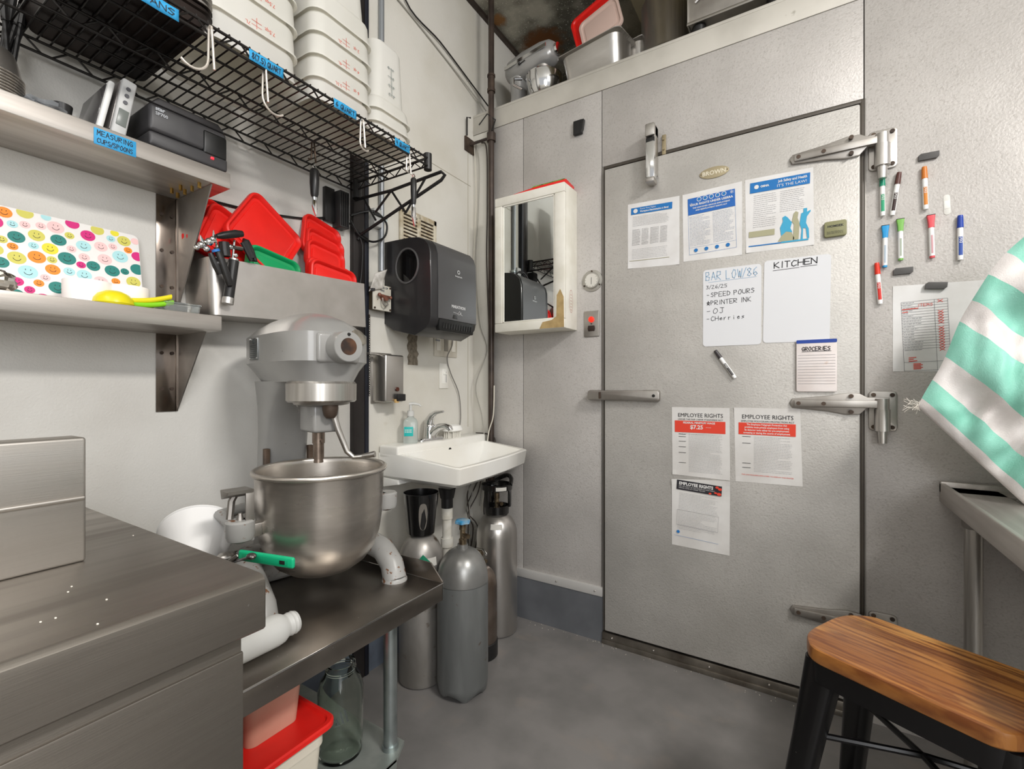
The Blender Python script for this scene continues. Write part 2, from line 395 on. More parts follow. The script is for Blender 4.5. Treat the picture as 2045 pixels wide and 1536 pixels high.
tag(m.build('floor_debris', mat('debris', '#c7c1b4', .9)), 'scattered pale crumbs and grit along the cooler base', 'debris', kind='stuff')
# door
dr = struct(MB().box(.714, 1.592, YB - .022, YB, .06, 2.028, .006).build('door_1', doorm))
struct(MB().box(.70, 1.605, YB - .016, 1.93, .018, .05, .004).box(.70, 1.605, YB - .019, 1.93, .0, .02, .002).build('trim_4', mat('sill_metal', '#8d877e', .35, .8, '#5f5850', 8)))
m = MB()
for x_ in (.745, .92, 1.13, 1.33, 1.5): m.ball((x_, YB - .017, .034), .0045)
m.build('sill_screw', steels, bpy.data.objects['trim_4'])
m = MB().box(.705, 1.6, YB - .006, YB + .004, 2.036, 2.05, .004).box(1.592, 1.604, YB - .006, YB + .004, .05, 2.05, .004).box(.704, .711, YB - .004, YB + .004, .05, 2.04, .003)
struct(m.build('trim_5', gask))
struct(MB().box(.695, .703, YB - .002, 1.93, .05, 2.05, .001).box(1.6045, 1.609, YB - .003, 1.93, .05, 2.05, .001).build('trim_6', mat('jamb_steel', '#8d8984', .4, .6)))
# left wall black upright beside the painted wall
tr = struct(MB().box(0, .022, 1.155, 1.207, 0, 3.0, .002).build('trim_7', mat('dark_strip', '#332f2e', .4, .4, '#2a2625', 6)))
struct(MB().box(0, .024, 1.207, 1.226, 0, 3.0, .003).build('trim_8', mat('navy_strip', '#171a26', .5, 0, '#12141c', 8)))
# base strip under table at wall
struct(MB().box(0, .012, .3, 1.9, 0, .16).build('baseboard_left', mat('blue_grey_base', '#5e6672', .5, 0, '#4c525c', 8)))

# ================================================================ door hardware
def hinge(z, par, dx=-.035):
    t = bpy.data.objects.new('hinge', None); C.objects.link(t); t.parent = par; t.location = (dx, 0, z)
    y = YB - .022
    xa = 1.437
    P = [(xa, -.016), (xa - .008, 0.0), (xa, .016), (xa + .10, .026), (1.59, .036), (1.625, .034), (1.645, .022), (1.70, .022), (1.70, -.012), (1.645, -.012), (1.625, -.034), (1.59, -.036), (xa + .10, -.026)]
    MB().prism([(p[0], p[1]) for p in P], y - .010, y, .003).box(xa + .005, 1.69, y - .020, y - .010, -.012, .012, .003).build('strap', steels, t)
    m = MB()
    for (x, zz) in [(xa + .018, 0), (xa + .09, .0), (xa + .165, .026), (xa + .165, -.026)]: m.cyl((x, y - .022, zz), (x, y - .009, zz), .0065, n=12)
    m.build('strap_screw', rust, t)
    MB().prism(rrect(.074, .128, .012, 4, 1.687, -.022), YB - .008, YB, .003).build('jamb_plate', steels, t)
    m = MB()
    for (x, zz) in [(1.663, .030), (1.711, .030), (1.663, -.074), (1.711, -.074)]: m.cyl((x, YB - .011, zz), (x, YB - .006, zz), .0065, n=12)
    m.build('plate_screw', rust, t)
    MB().cyl((1.683, YB - .03, -.124), (1.683, YB - .03, -.084), .012, .014).cyl((1.683, YB - .03, -.085), (1.683, YB - .03, -.016), .021).cyl((1.683, YB - .03, -.016), (1.683, YB - .03, .018), .0185).build('barrel', steel, t)
hinge(LB(1660, 304, 1.9).z, dr); hinge(LB(1660, 806, 1.9).z, dr); hinge(LB(1640, 1228, 1.9).z, dr)
# latch handle
z = 1.065; hd = MB().prism(rrect(.305, .042, .012, 4, .800, z), YB - .052, YB - .034, .005).prism(rrect(.07, .046, .008, 3, .915, z), YB - .045, YB - .02, .004).box(.655, .695, YB - .05, YB, z - .022, z + .022, .004).build('door_handle', steels, dr)
MB().box(.70, .71, YB - .056, YB - .05, z - .014, z + .014, .002).build('handle_pin', rust, hd)
MB().cyl((.93, YB - .055, z), (.93, YB - .05, z), .006, n=12).build('screw', dark, hd)
# door closer at the top
p = LB(1308, 320)
cl_ = thing('door_closer', 'chrome box door closer hooked over the top edge of the cooler door', 'door closer', (p.x, YB - .022, p.z))
MB().box(-.018, .018, -.055, -.012, -.10, .045, .006).build('body', chrome, cl_)
MB().box(-.018, .018, -.062, -.008, -.118, -.098, .006).build('foot_cap', steels, cl_)
MB().box(-.017, .017, -.05, -.02, .04, .062, .002).build('plunger', black, cl_)
MB().box(-.019, .019, -.058, .0, .065, .115, .006).box(.005, .019, -.045, .0, -.08, .11, .003).build('hook', steel, cl_)
MB().box(.03, .045, .013, .0205, .01, .09, .002).cyl((.037, .006, .03), (.037, .02, .03), .004, n=10).cyl((.037, .006, .07), (.037, .02, .07), .004, n=10).build('strike_plate', mat('strike', '#9d9073', .5, .5), cl_)
# badge
p = LB(1428, 349)
m = MB(); pts = [(.052 * math.cos(2*PI*i/40), .0215 * math.sin(2*PI*i/40)) for i in range(40)]
bd = MB().prism(pts, -.003, 0, .001).build('name_badge', mat('badge_tan', '#a89c7f', .45, .4), None, (p.x, YB - .022, p.z))
tag(bd, 'small tan oval maker badge reading BROWN near the top of the cooler door', 'badge')
MB().text('BROWN', .022, 0, -.0075, -.0036, 'CENTER', bold=.0005).build('lettering', mat('badge_letters', '#d9d2bf', .4, .5), bd)
m = MB().cyl((-.046, -.004, 0), (-.046, -.002, 0), .002, n=8).cyl((.046, -.004, 0), (.046, -.002, 0), .002, n=8); m.build('rivet', rust, bd)

# ================================================================ papers on the door
def sheet(name, mt, tl, tr, br, bl, y, label, cat, curl=.0009, group=None, warp=.0, seed=1):
    P = [LB(*q, y) for q in (tl, tr, br, bl)]
    c = sum(P, Vector()) / 4
    rn = random.Random(seed); ph = rn.uniform(0, 6)
    def f(a, b):
        q = (P[3] * (1 - a) + P[2] * a) * (1 - b) + (P[0] * (1 - a) + P[1] * a) * b
        k = curl * 3 * (abs(a - .5) * 2) ** 7 * (abs(b - .5) * 2) ** 7 * (.5 + .5 * math.sin(7 * a + 4 * b + ph)) + warp * (.5 + .5 * math.sin(5 * a + 3 * b + ph))
        return Vector((q.x - c.x, -k, q.z - c.z))
    m = MB().grid(f, 14, 14)
    o = m.build(name, mt, None, (c.x, y, c.z), normals=False, smooth=False)
    so = o.modifiers.new('t', 'SOLIDIFY'); so.thickness = .0003; so.offset = -1
    tag(o, label, cat, group)
    w = ((P[1] - P[0]).length + (P[2] - P[3]).length) / 2; h = ((P[0] - P[3]).length + (P[1] - P[2]).length) / 2
    an = math.atan2((P[1] - P[0]).z, (P[1] - P[0]).x)
    return o, w, h, an
YD = YB - .0225
INK = -.0014
bl1 = mat('poster_blue', '#1f6fb2', .7); bl2 = mat('poster_deep_blue', '#2663b0', .7); tan_ = mat('poster_tan', '#a4a184', .7); teal_ = mat('poster_teal', '#3f9fc4', .7); redk = mat('poster_red', '#d8402c', .7)
def part(m, name, mt, o, an=0): return m.build(name, mt, o, (0, 0, 0), (0, -an, 0), smooth=False, normals=False)
# 1
o, w_, h_, an = sheet('notice', paper, (1254, 409), (1357, 391), (1357, 528), (1254, 537), YD, 'leftmost of three blue-headed notices on the door, a dense column notice with narrow banner', 'notice', seed=1)
m = MB(); quad(m, -.45*w_, .35*w_, .33*h_, .43*h_, INK); part(m, 'banner', bl1, o, an)
m = MB().text('Know Your Rights', .0085, -.27*w_, .393*h_, INK - .0004).text('Workplace Discrimination is Illegal', .0098, -.27*w_, .352*h_, INK - .0004, sx=.82, bold=.0003); m.prism([( -.36*w_ + .009*math.cos(i*PI/8), .38*h_ + .009*math.sin(i*PI/8)) for i in range(16)], INK - .0006, INK - .0003); part(m, 'banner_text', paper, o, an)
m = MB()
for k in range(2):
    for j in range(2): lines(m, (-.41 + .36*k + .19*j*.0)*w_, (-.24 + .36*k)*w_, -.15*h_, .1*h_, 14, INK, .0008); lines(m, (-.22 + .36*k)*w_, (-.08 + .36*k)*w_, -.15*h_, .1*h_, 14, INK, .0008)
lines(m, -.4*w_, .3*w_, -.36*h_, -.2*h_, 7, INK, .0008); lines(m, -.41*w_, .3*w_, .14*h_, .3*h_, 9, INK, .0008); part(m, 'small_print', grink, o, an)
m = MB(); quad(m, -.45*w_, .33*w_, -.385*h_, -.378*h_, INK); part(m, 'rule_line', tan_, o, an)
# 2
o, w_, h_, an = sheet('notice', paper, (1363, 390), (1482, 362), (1482, 509), (1365, 523), YD, 'middle of three blue-headed notices on the door, with five round seals above its title', 'notice', seed=2)
m = MB(); quad(m, -.40*w_, .40*w_, .18*h_, .42*h_, INK); part(m, 'banner', bl2, o, an)
m = MB()
for k in range(5):
    for r in (.0085,): m.prism([((-.20 + .105*k)*w_ + r*math.cos(i*PI/8), .385*h_ + r*math.sin(i*PI/8)) for i in range(16)], INK - .0005, INK - .0003)
m.text('YOUR RIGHTS UNDER USERRA', .0115, 0, .305*h_, INK - .0004, 'CENTER', bold=.0004, sx=.95).text('THE UNIFORMED SERVICES EMPLOYMENT', .007, 0, .262*h_, INK - .0004, 'CENTER', bold=.0002).text('AND REEMPLOYMENT RIGHTS ACT', .007, 0, .225*h_, INK - .0004, 'CENTER', bold=.0002).text('*', .03, -.37*w_, .27*h_, INK - .0004).text('*', .03, .32*w_, .33*h_, INK - .0004)
part(m, 'banner_text', paper, o, an)
m = MB()
for k in range(5): m.prism([((-.20 + .105*k)*w_ + .0065*math.cos(i*PI/8), .385*h_ + .0065*math.sin(i*PI/8)) for i in range(16)], INK - .0008, INK - .0006)
part(m, 'seal_centre', bl1, o, an)
m = MB(); lines(m, -.38*w_, -.02*w_, -.28*h_, .16*h_, 22, INK, .0009); lines(m, .02*w_, .38*w_, -.28*h_, .16*h_, 22, INK, .0009); part(m, 'small_print', mat('blue_grey_print', '#8390a8', .8), o, an)
m = MB()
for (a, b, c_, d) in [(-.4, -.397, -.4, .18), (.397, .4, -.4, .18), (-.4, .4, -.4, -.397), (-.4, .4, -.3, -.298)]: quad(m, a*w_, b*w_, c_*h_, d*h_, INK)
for k in range(4): m.prism([((-.28 + .18*k)*w_ + .007*math.cos(i*PI/6), -.345*h_ + .007*math.sin(i*PI/6)) for i in range(12)], INK - .0005, INK)
part(m, 'frame_line', bl1, o, an)
# 3
o, w_, h_, an = sheet('notice', paper, (1488, 360), (1624, 334), (1626, 489), (1490, 506), YD, 'rightmost of three blue-headed notices on the door, with worker silhouettes at lower right', 'notice', seed=3)
m = MB(); quad(m, -.44*w_, .44*w_, .30*h_, .44*h_, INK); quad(m, -.44*w_, .44*w_, -.425*h_, -.41*h_, INK); part(m, 'banner', bl1, o, an)
m = MB().text('Job Safety and Health', .0125, .40*w_, .385*h_, INK - .0004, 'RIGHT', bold=.0003, sx=.80).text("IT'S THE LAW!", .0130, .40*w_, .325*h_, INK - .0004, 'RIGHT', sx=1.1).text('OSHA', .010, -.28*w_, .36*h_, INK - .0004, bold=.0005)
m.prism([(-.34*w_ + .0075*math.cos(i*PI/8), .375*h_ + .0075*math.sin(i*PI/8)) for i in range(16)], INK - .0005, INK - .0003); part(m, 'banner_text', paper, o, an)
m = MB(); lines(m, -.38*w_, -.02*w_, -.18*h_, .27*h_, 17, INK, .0009); lines(m, .02*w_, .38*w_, -.02*h_, .27*h_, 12, INK, .0009); part(m, 'small_print', grink, o, an)
m = MB(); quad(m, -.44*w_, -.05*w_, -.30*h_, -.22*h_, INK)
m.poly([(x*w_, INK, z*h_) for x, z in [(0, -.40), (.06, -.32), (.13, -.27), (.2, -.3), (.24, -.38), (.22, -.41)]])
m.poly([(x*w_, INK, z*h_) for x, z in [(.22, -.40), (.23, -.2), (.2, -.16), (.22, -.06), (.25, -.03), (.29, -.05), (.28, -.12), (.31, -.2), (.30, -.40)]]); part(m, 'tan_figure', tan_, o, an)
m = MB(); m.poly([(x*w_, INK - .0002, z*h_) for x, z in [(.05, -.33), (.03, -.22), (.07, -.14), (.06, -.09), (.10, -.07), (.14, -.1), (.2, -.17), (.18, -.24), (.21, -.3), (.12, -.28)]])
m.poly([(x*w_, INK - .0002, z*h_) for x, z in [(.33, -.41), (.34, -.28), (.31, -.2), (.33, -.07), (.36, -.06), (.36, -.01), (.41, -.01), (.41, -.06), (.46, -.04), (.46, -.06), (.41, -.12), (.40, -.2), (.44, -.28), (.45, -.40), (.42, -.40), (.40, -.27), (.36, -.26), (.36, -.41)]]); quad(m, .05*w_, .44*w_, -.425*h_, -.405*h_, INK - .0003); part(m, 'blue_figure', teal_, o, an)
# employee rights
o, w_, h_, an = sheet('notice', paperg, (1342, 813), (1457, 815), (1458, 960), (1343, 947), YD, 'employee rights notice with 7.25 dollar wage on its red band', 'notice', seed=4, warp=.0005)
m = MB().text('EMPLOYEE RIGHTS', .0212, 0, .36*h_, INK, 'CENTER', sx=.92).text('UNDER THE FAIR LABOR STANDARDS ACT', .0085, 0, .315*h_, INK, 'CENTER', sx=.98); part(m, 'title', ink, o, an)
m = MB(); quad(m, -.45*w_, .43*w_, .135*h_, .305*h_, INK); part(m, 'red_band', redk, o, an)
m = MB().text('FEDERAL MINIMUM WAGE', .0098, -.02*w_, .265*h_, INK - .0004, 'CENTER', bold=.0003).text('$7.25', .021, -.06*w_, .19*h_, INK - .0004, 'CENTER', bold=.0006).text('PER HOUR', .004, .10*w_, .21*h_, INK - .0004); part(m, 'band_text', paper, o, an)
m = MB(); lines(m, -.2*w_, .38*w_, -.44*h_, .12*h_, 30, INK, .0008); lines(m, -.38*w_, .3*w_, .1*h_, .125*h_, 1, INK, .0008); part(m, 'small_print', grink, o, an)
m = MB()
for zz in (.105, .07, .0, -.08, -.165, -.31): quad(m, -.38*w_, -.25*w_, zz*h_, zz*h_ + .0016, INK)
part(m, 'side_heading', ink, o, an)
o, w_, h_, an = sheet('notice', paperg, (1466, 814), (1598, 817), (1603, 972), (1469, 961), YD, 'employee polygraph protection notice with four white lines on a red band, under the whiteboards', 'notice', seed=5, warp=.0005)
m = MB().text('EMPLOYEE RIGHTS', .0212, 0, .355*h_, INK, 'CENTER', sx=.92).text('EMPLOYEE POLYGRAPH PROTECTION ACT', .0088, 0, .31*h_, INK, 'CENTER', sx=.98); part(m, 'title', ink, o, an)
m = MB(); quad(m, -.44*w_, .42*w_, .14*h_, .30*h_, INK); part(m, 'red_band', redk, o, an)
m = MB()
for k, tx in enumerate(('The Employee Polygraph Protection Act', 'prohibits most private employers from using', 'lie detector tests either for pre-employment', 'screening or during the course of employment.')): m.text(tx, .0086, -.01*w_, (.267 - .037*k)*h_, INK - .0004, 'CENTER', sx=.9, bold=.0002)
part(m, 'band_text', paper, o, an)
m = MB(); lines(m, -.2*w_, .38*w_, -.36*h_, .12*h_, 24, INK, .0008); part(m, 'small_print', grink, o, an)
m = MB()
for zz in (.11, .02, -.25, -.31): quad(m, -.38*w_, -.25*w_, zz*h_, zz*h_ + .0016, INK)
part(m, 'side_heading', ink, o, an)
m = MB().text('THE LAW REQUIRES EMPLOYERS TO DISPLAY THIS POSTER', .0062, 0, -.41*h_, INK, 'CENTER'); part(m, 'footer_text', redk, o, an)
o, w_, h_, an = sheet('notice', paperg, (1342, 956), (1458, 961), (1457, 1110), (1342, 1087), YD, 'lowest notice on the door, employee rights sheet with a black header strip', 'notice', seed=6, warp=.0016, curl=.003)
an = -.06
m = MB(); quad(m, -.44*w_, .34*w_, .315*h_, .455*h_, INK - .002); part(m, 'header_strip', mat('header_black', '#26242a', .7), o, an)
m = MB().text('EMPLOYEE RIGHTS', .0165, -.40*w_, .39*h_, INK - .0025, sx=.9, bold=.0006).text('FOR THE SAFETY OF THIS WORKPLACE AND FAMILY', .0055, -.40*w_, .362*h_, INK - .0025).text('MEDICAL LEAVE ACT UNDER THE LAW', .0055, -.40*w_, .338*h_, INK - .0025); part(m, 'header_text', paper, o, an)
m = MB()
for (x, z, r) in [(.26, .43, .006), (.31, .41, .007), (.24, .35, .005), (.30, .34, .008), (.15, .33, .005)]: m.prism([(x*w_ + r*math.cos(i*PI/6), z*h_ + .7*r*math.sin(i*PI/6)) for i in range(12)], INK - .0032, INK - .0024)
part(m, 'header_flowers', redk, o, an)
m = MB(); lines(m, -.38*w_, .3*w_, -.26*h_, .28*h_, 26, INK - .002, .0008)
for (a, b, c_, d) in [(-.40, .32, -.2, -.197), (-.40, .32, .02, .023), (-.40, -.397, -.2, .02), (.317, .32, -.2, .02)]: quad(m, a*w_, b*w_, c_*h_, d*h_, INK - .002)
part(m, 'small_print', grink, o, an)
m = MB(); m.prism([(-.36*w_ + .006*math.cos(i*PI/6), -.30*h_ + .006*math.sin(i*PI/6)) for i in range(12)], INK - .0025, INK - .002); quad(m, -.43*w_, .34*w_, -.36*h_, -.357*h_, INK - .002); part(m, 'blue_mark', bl1, o, an)

# whiteboards
def wboard(tl, tr, br, bl, y, label, r=.012):
    P = [LB(*q, y) for q in (tl, tr, br, bl)]
    c = sum(P, Vector()) / 4; w = ((P[1]-P[0]).length + (P[2]-P[3]).length) / 2; h = ((P[0]-P[3]).length + (P[1]-P[2]).length) / 2
    an = math.atan2((P[1]-P[0]).z + (P[2]-P[3]).z, (P[1]-P[0]).x + (P[2]-P[3]).x)
    o = MB().prism(rrect(w, h, r, 5), -.0012, 0, 0).build('whiteboard', board, None, (c.x, y, c.z), (0, -an, 0)); tag(o, label, 'whiteboard'); return o, w, h
o, w_, h_ = wboard((1403, 541), (1520, 526), (1521, 688), (1405, 692), YD, 'magnetic whiteboard listing bar items, BAR LOW/86 in faded blue')
m = MB(); hand(m, 'BAR LOW/86', -.45*w_, .36*h_, .030, .0145, pen=.0022, y=-.0018); ribbon(m, [(-.4*w_, .335*h_), (.42*w_, .345*h_)], .0012, -.0018); part(m, 'heading', blueink, o)
m = MB(); hand(m, '3/26/25', -.44*w_, .25*h_, .013, .009, pen=.0014, y=-.0018)
for tx, zz, hh, ww in (('-SPEED POURS', .14, .016, .0105), ('*PRINTER INK', .035, .016, .0105), ('-OJ', -.08, .02, .016), ('-CHerries', -.17, .016, .011)): hand(m, tx, -.43*w_, zz*h_, hh, ww, pen=.0017, y=-.0018, slope=.02)
part(m, 'list_writing', ink, o)
o, w_, h_ = wboard((1524, 522), (1657, 507), (1660, 681), (1526, 685), YD, 'empty magnetic whiteboard headed KITCHEN')
m = MB(); hand(m, 'KITCHEN', -.34*w_, .40*h_, .020, .0155, gap=.28, pen=.0028, y=-.0018, slope=.02); ribbon(m, [(-.36*w_, .37*h_), (.04*w_, .38*h_)], .0016, -.0018); ribbon(m, [(.06*w_, .385*h_), (.30*w_, .388*h_)], .0016, -.0018); part(m, 'heading', ink, o)
p0, p1, p2, p3 = LB(1591, 679, YD - .004), LB(1672, 677, YD - .004), LB(1671, 784, YD - .004), LB(1590, 781, YD - .004)
c = (p0 + p1 + p2 + p3) / 4; w_ = (p1 - p0).length; h_ = (p0 - p3).length
pad = thing('notepad', 'stained magnetic list pad headed GROCERIES with a dark blue top strip', 'notepad', (c.x, YD - .002, c.z))
MB().prism(rrect(w_, h_, .006, 3), -.008, 0, .001).build('pad', mat('stained_paper', '#e3dcda', .7, 0, '#d9cfcb', 9, spot='#b98a5f', spscale=16, splo=.66, sphi=.8), pad)
MB().prism(rrect(w_, .012, .003, 3, 0, h_/2 - .006), -.0088, -.004, 0).build('top_strip', mat('navy_blue', '#1c3f94', .5), pad)
m = MB(); fit(m, 'GROCERIES', w_, .29*h_, .0125, .0020, -.0092, .72); ribbon(m, [(-.36*w_, .27*h_), (.36*w_, .275*h_)], .0014, -.0092); part(m, 'heading', ink, pad)
m = MB()
for k in range(11): quad(m, -.46*w_, .46*w_, (.2 - .055*k)*h_, (.2 - .055*k)*h_ + .0009, -.0088)
part(m, 'rule_lines', grink, pad)

# markers
def marker(name_c, a, b, capc, labc, label, bl=True, mag=False, y=YB):
    pa, pb = LB(*a, y - .010), LB(*b, y - .010)       # cap end, tail end
    L = (pa - pb).length; c = (pa + pb) / 2; an = math.atan2((pa - pb).x, (pa - pb).z)
    t = thing('marker', label, 'marker', (c.x, y, c.z), (0, an, 0), 'dry erase markers on the cooler front')
    cy = -.0085
    white_ = mat('marker_white', '#ececea', .35); cm_ = mat('marker_' + name_c, capc, .35)
    MB().cyl((0, cy, -L/2 + .006), (0, cy, L*.22), .0068, n=20).build('barrel', white_, t)
    MB().cyl((0, cy, -L/2), (0, cy, -L/2 + .007), .0062, .0066, n=20).build('end_plug', cm_ if mag else white_, t)
    if mag:
        MB().rings([[(x, cy + yy, z) for x, yy in rrect(w, d, .003, 3)] for z, w, d in ((L*.2, .014, .0135), (L*.32, .015, .0135), (L*.46, .020, .0125), (L*.485, .020, .0125))]).build('cap', cm_, t)
        MB().box(-.0105, .0105, -.0155, -.001, L*.485, L*.5, .001).build('eraser', black, t)
    else:
        MB().cyl((0, cy, L*.22), (0, cy, L*.46), .0080, .0068, n=20).cyl((0, cy, L*.46), (0, cy, L*.5), .0068, .0060, n=20).build('cap', cm_, t)
    m = MB(); r = .0071; z0, z1 = -L*.40, L*.02
    a0, a1 = (R(-130), R(-50)) if not mag else (R(-110), R(-70))
    m.grid(lambda p, q: Vector((r * math.cos(a0 + (a1 - a0) * p), cy + r * math.sin(a0 + (a1 - a0) * p), z0 + (z1 - z0) * q)), 8, 1)
    m.build('print', mat('marker_print_' + name_c, labc, .5), t, normals=False)
    m = MB()
    if not mag: m.text('EXPO', .009, -L*.06, -.004, 0, 'CENTER', rot=0)
    if not mag:
        vs = [v.co.copy() for v in m.bm.verts]
        for v in m.bm.verts: x_, z_ = v.co.x, v.co.z; v.co = Vector((z_ + .001, cy - .0078, x_ * .9 + 0))
        m.build('lettering', white_, t, normals=False, smooth=False)
    else: m.bm.free()
    return t
marker('green', (1762, 349), (1763, 431), '#168c6c', '#2f9c72', 'dark green capped marker directly under the top hinge barrel')
marker('brown', (1796, 344), (1782, 430), '#53302a', '#33211e', 'tilted brown capped marker right of the top hinge')
marker('orange', (1846, 333), (1849, 418), '#c9752b', '#cf8130', 'orange capped marker under the upper black magnet')
marker('sky', (1768, 450), (1767, 534), '#2193cf', '#aab7c4', 'sky blue magnetic eraser marker, left of the light green one', mag=True)
marker('lime', (1798, 437), (1799, 520), '#79b356', '#a9b3a4', 'light green magnetic eraser marker above the lower black magnet', mag=True)
marker('coral', (1859, 429), (1862, 515), '#d8525a', '#c99aa0', 'coral red magnetic eraser marker below the orange marker', mag=True)
marker('blue', (1918, 430), (1918, 519), '#1b3f9e', '#2f4e9e', 'royal blue capped marker, farthest right of the markers')
marker('red', (1751, 525), (1758, 607), '#d8351f', '#cc2f25', 'bright red capped marker beside the door edge above the middle hinge')
marker('black', (1428, 700), (1468, 755), '#3b3638', '#5a5858', 'black capped marker lying diagonally on the door below the bar list', y=YD)
# magnets
def bar(a, b, y, label):
    pa, pb = LB(*a, y), LB(*b, y); c = (pa + pb) / 2; d = pb - pa; L = d.length; an = math.atan2(d.z, d.x)
    h = .0105
    o = MB().prism([(-L/2, -h), (L/2 - .006, -h), (L/2, -h + .006), (L/2, h), (-L/2 + .006, h), (-L/2, h - .006)], -.009, 0, .0015).build('magnet', mat('charcoal_magnet', '#4e4c4b', .6), None, (c.x, y, c.z), (0, -an, 0))
    return tag(o, label, 'magnet', 'charcoal bar magnets on the cooler front')
bar((1833, 317), (1875, 309), YB, 'charcoal bar magnet alone above the orange marker')
bar((1783, 544), (1823, 540), YB, 'charcoal bar magnet between the red marker and the crossed-off sheet')
bar((1847, 571), (1891, 571), YB - .004, 'charcoal bar magnet holding the top of the crossed-off sheet')
p = LB(1668, 458, YD)
o = thing('magnet', 'olive green square magnet printed HOMISEK on the door', 'magnet', (p.x, YD, p.z))
MB().prism(rrect(.062, .052, .007, 4), -.012, 0, .003).build('body', mat('olive_magnet', '#858460', .6), o)
m = MB().text('HOMISEK', .0105, 0, .005, -.0125, 'CENTER', bold=.0003); lines(m, -.024, .024, -.018, -.008, 3, -.0125, .0009); part(m, 'print', ink, o)
p = LB(1891, 409)
o = MB().prism(rrect(.016, .062, .0078, 5), -.0012, 0, .0004).build('bandage', mat('bandage_pale', '#d3d2cc', .6), None, (p.x, YB, p.z), (0, R(-2), 0)); tag(o, 'pale adhesive bandage stuck between the orange and blue markers', 'bandage')
MB().box(-.0065, .0065, -.0018, -.001, -.012, .012, .0003).build('pad', mat('bandage_pad', '#e2e1dc', .6), o)
# black clip on the left panel
p = LB(1156, 257)
o = thing('magnet_clip', 'black plastic clip magnet high on the panel above the mirror cabinet', 'clip', (p.x, YB, p.z))
MB().prism(rrect(.042, .062, .003, 2), -.016, 0, .003).build('body', black, o); MB().prism([(.018, -.028), (.026, -.015), (.032, .025), (.020, .025)], -.022, -.004, .001).build('lever', black, o)
# sheet with crosses
o, w_, h_, an = sheet('checklist', paper, (1783, 572), (1967, 559), (1968, 742), (1783, 742), YB - .001, 'landscape paper checklist with red crosses, held by a magnet beside the striped sack', 'checklist', seed=9)
an = .035
m = MB(); x0, x1, x2 = -.39*w_, -.02*w_, .125*w_
tot = []
for k in range(24):
    zz = (.32 - .0305*k)*h_
    if k < 19 or k == 23: quad(m, x0, x2, zz, zz + .0008, INK)
zt, zb = .32*h_, (.32 - .0305*23 - .10)*h_
for x in (x0, x1, x2): quad(m, x, x + .0008, zb, zt, INK)
quad(m, x0, x2, zb, zb + .0008, INK); part(m, 'table_lines', mat('table_grey', '#7a7a80', .8), o, an)
m = MB(); rn = random.Random(4)
for k in range(19): zz = (.30 - .0305*k)*h_; lines(m, x0 + .003, x0 + rn.uniform(.025, .055), zz, zz + .003, 1, INK, .0014)
part(m, 'small_print', grink, o, an)
m = MB()
for k in (0, 4, 5, 6, 7, 8, 10, 11, 12, 13, 14, 15, 16, 17, 18):
    zz = (.30 - .0305*k)*h_; cx_ = .045*w_
    for s in (-1, 1): ribbon(m, [(cx_ - .006, zz - s*.004), (cx_ + .006, zz + s*.004)], .0014, INK - .0003)
hand(m, 'ITEMS', -.20*w_, .255*h_, .008, .006, pen=.001, y=INK - .0003)
for (a, b, zz) in [(-.38, -.20, .235), (-.38, -.32, .20), (-.33, -.25, -.33), (-.33, -.28, -.35), (-.33, -.24, -.37)] + [(-.28, -.2 + .03*(k % 2), -.42 + .0 - .018*k) for k in range(0)]: ribbon(m, [(a*w_, zz*h_), (b*w_, zz*h_ + .001)], .0022, INK - .0003)
for k in range(5): ribbon(m, [(-.28*w_, (-.40 - .015*k)*h_), (-.20*w_ + .004*(k % 2), (-.40 - .015*k)*h_)], .0022, INK - .0003)
part(m, 'red_crosses', redk, o, an)
# mirror cabinet
x0, x1, z0, z1 = .222, .578, 1.352, 1.970; D = .13
cab = thing('mirror_cabinet', 'chipped white wooden medicine cabinet with a mirror door on the cooler panel', 'mirror cabinet', (0, YB, 0))
MB().box(x0, x1, -D + .02, 0, z0, z1, .003).build('cabinet_body', white, cab)
y = -D
fr = MB()
fw = .040
for (a, b, c_, d) in [(x0, x1, z0, z0 + fw), (x0, x1, z1 - fw, z1), (x0, x0 + fw, z0 + fw, z1 - fw), (x1 - fw - .008, x1, z0 + fw, z1 - fw)]: fr.box(a, b, y, -D + .0195, c_, d, .004)
for (a, b, c_, d) in [(x0 + fw, x1 - fw - .008, z0 + fw, z0 + fw + .007), (x0 + fw, x1 - fw - .008, z1 - fw - .007, z1 - fw), (x0 + fw, x0 + fw + .007, z0 + fw, z1 - fw), (x1 - fw - .015, x1 - fw - .008, z0 + fw, z1 - fw)]: fr.box(a, b, y + .004, -D + .0195, c_, d, .002)
fo = fr.build('door_frame', white, cab)
MB().prism([(x1 - .002, z0 + .002), (x1 - .12, z0 + .002), (x1 - .105, z0 + .03), (x1 - .06, z0 + .036), (x1 - .038, z0 + .05), (x1 - .036, z0 + .14), (x1 - .02, z0 + .165), (x1 - .004, z0 + .13)], y - .0008, y + .0005).build('bare_wood_patch', mat('bare_wood', '#b49a6a', .7, 0, '#a1885b', 30), cab)
MB().box(x0 + fw, x1 - fw - .008, y + .008, -D + .021, z0 + fw, z1 - fw).build('mirror', mirror, cab)
m = MB(); q = x1 + .0006
for k in range(24):
    a = 2*PI*k/24; b = 2*PI*(k+1)/24
    m.poly([(q, y + .065 + .018*math.cos(a), z0 + .12 + .05*math.sin(a)), (q, y + .065 + .018*math.cos(b), z0 + .12 + .05*math.sin(b)), (q, y + .065 + .0165*math.cos(b), z0 + .12 + .048*math.sin(b)), (q, y + .065 + .0165*math.cos(a), z0 + .12 + .048*math.sin(a))])
for k in range(6): m.poly([(q, y + .058, z0 + .082 + .013*k), (q, y + .072, z0 + .082 + .013*k), (q, y + .072, z0 + .084 + .013*k), (q, y + .058, z0 + .084 + .013*k)])
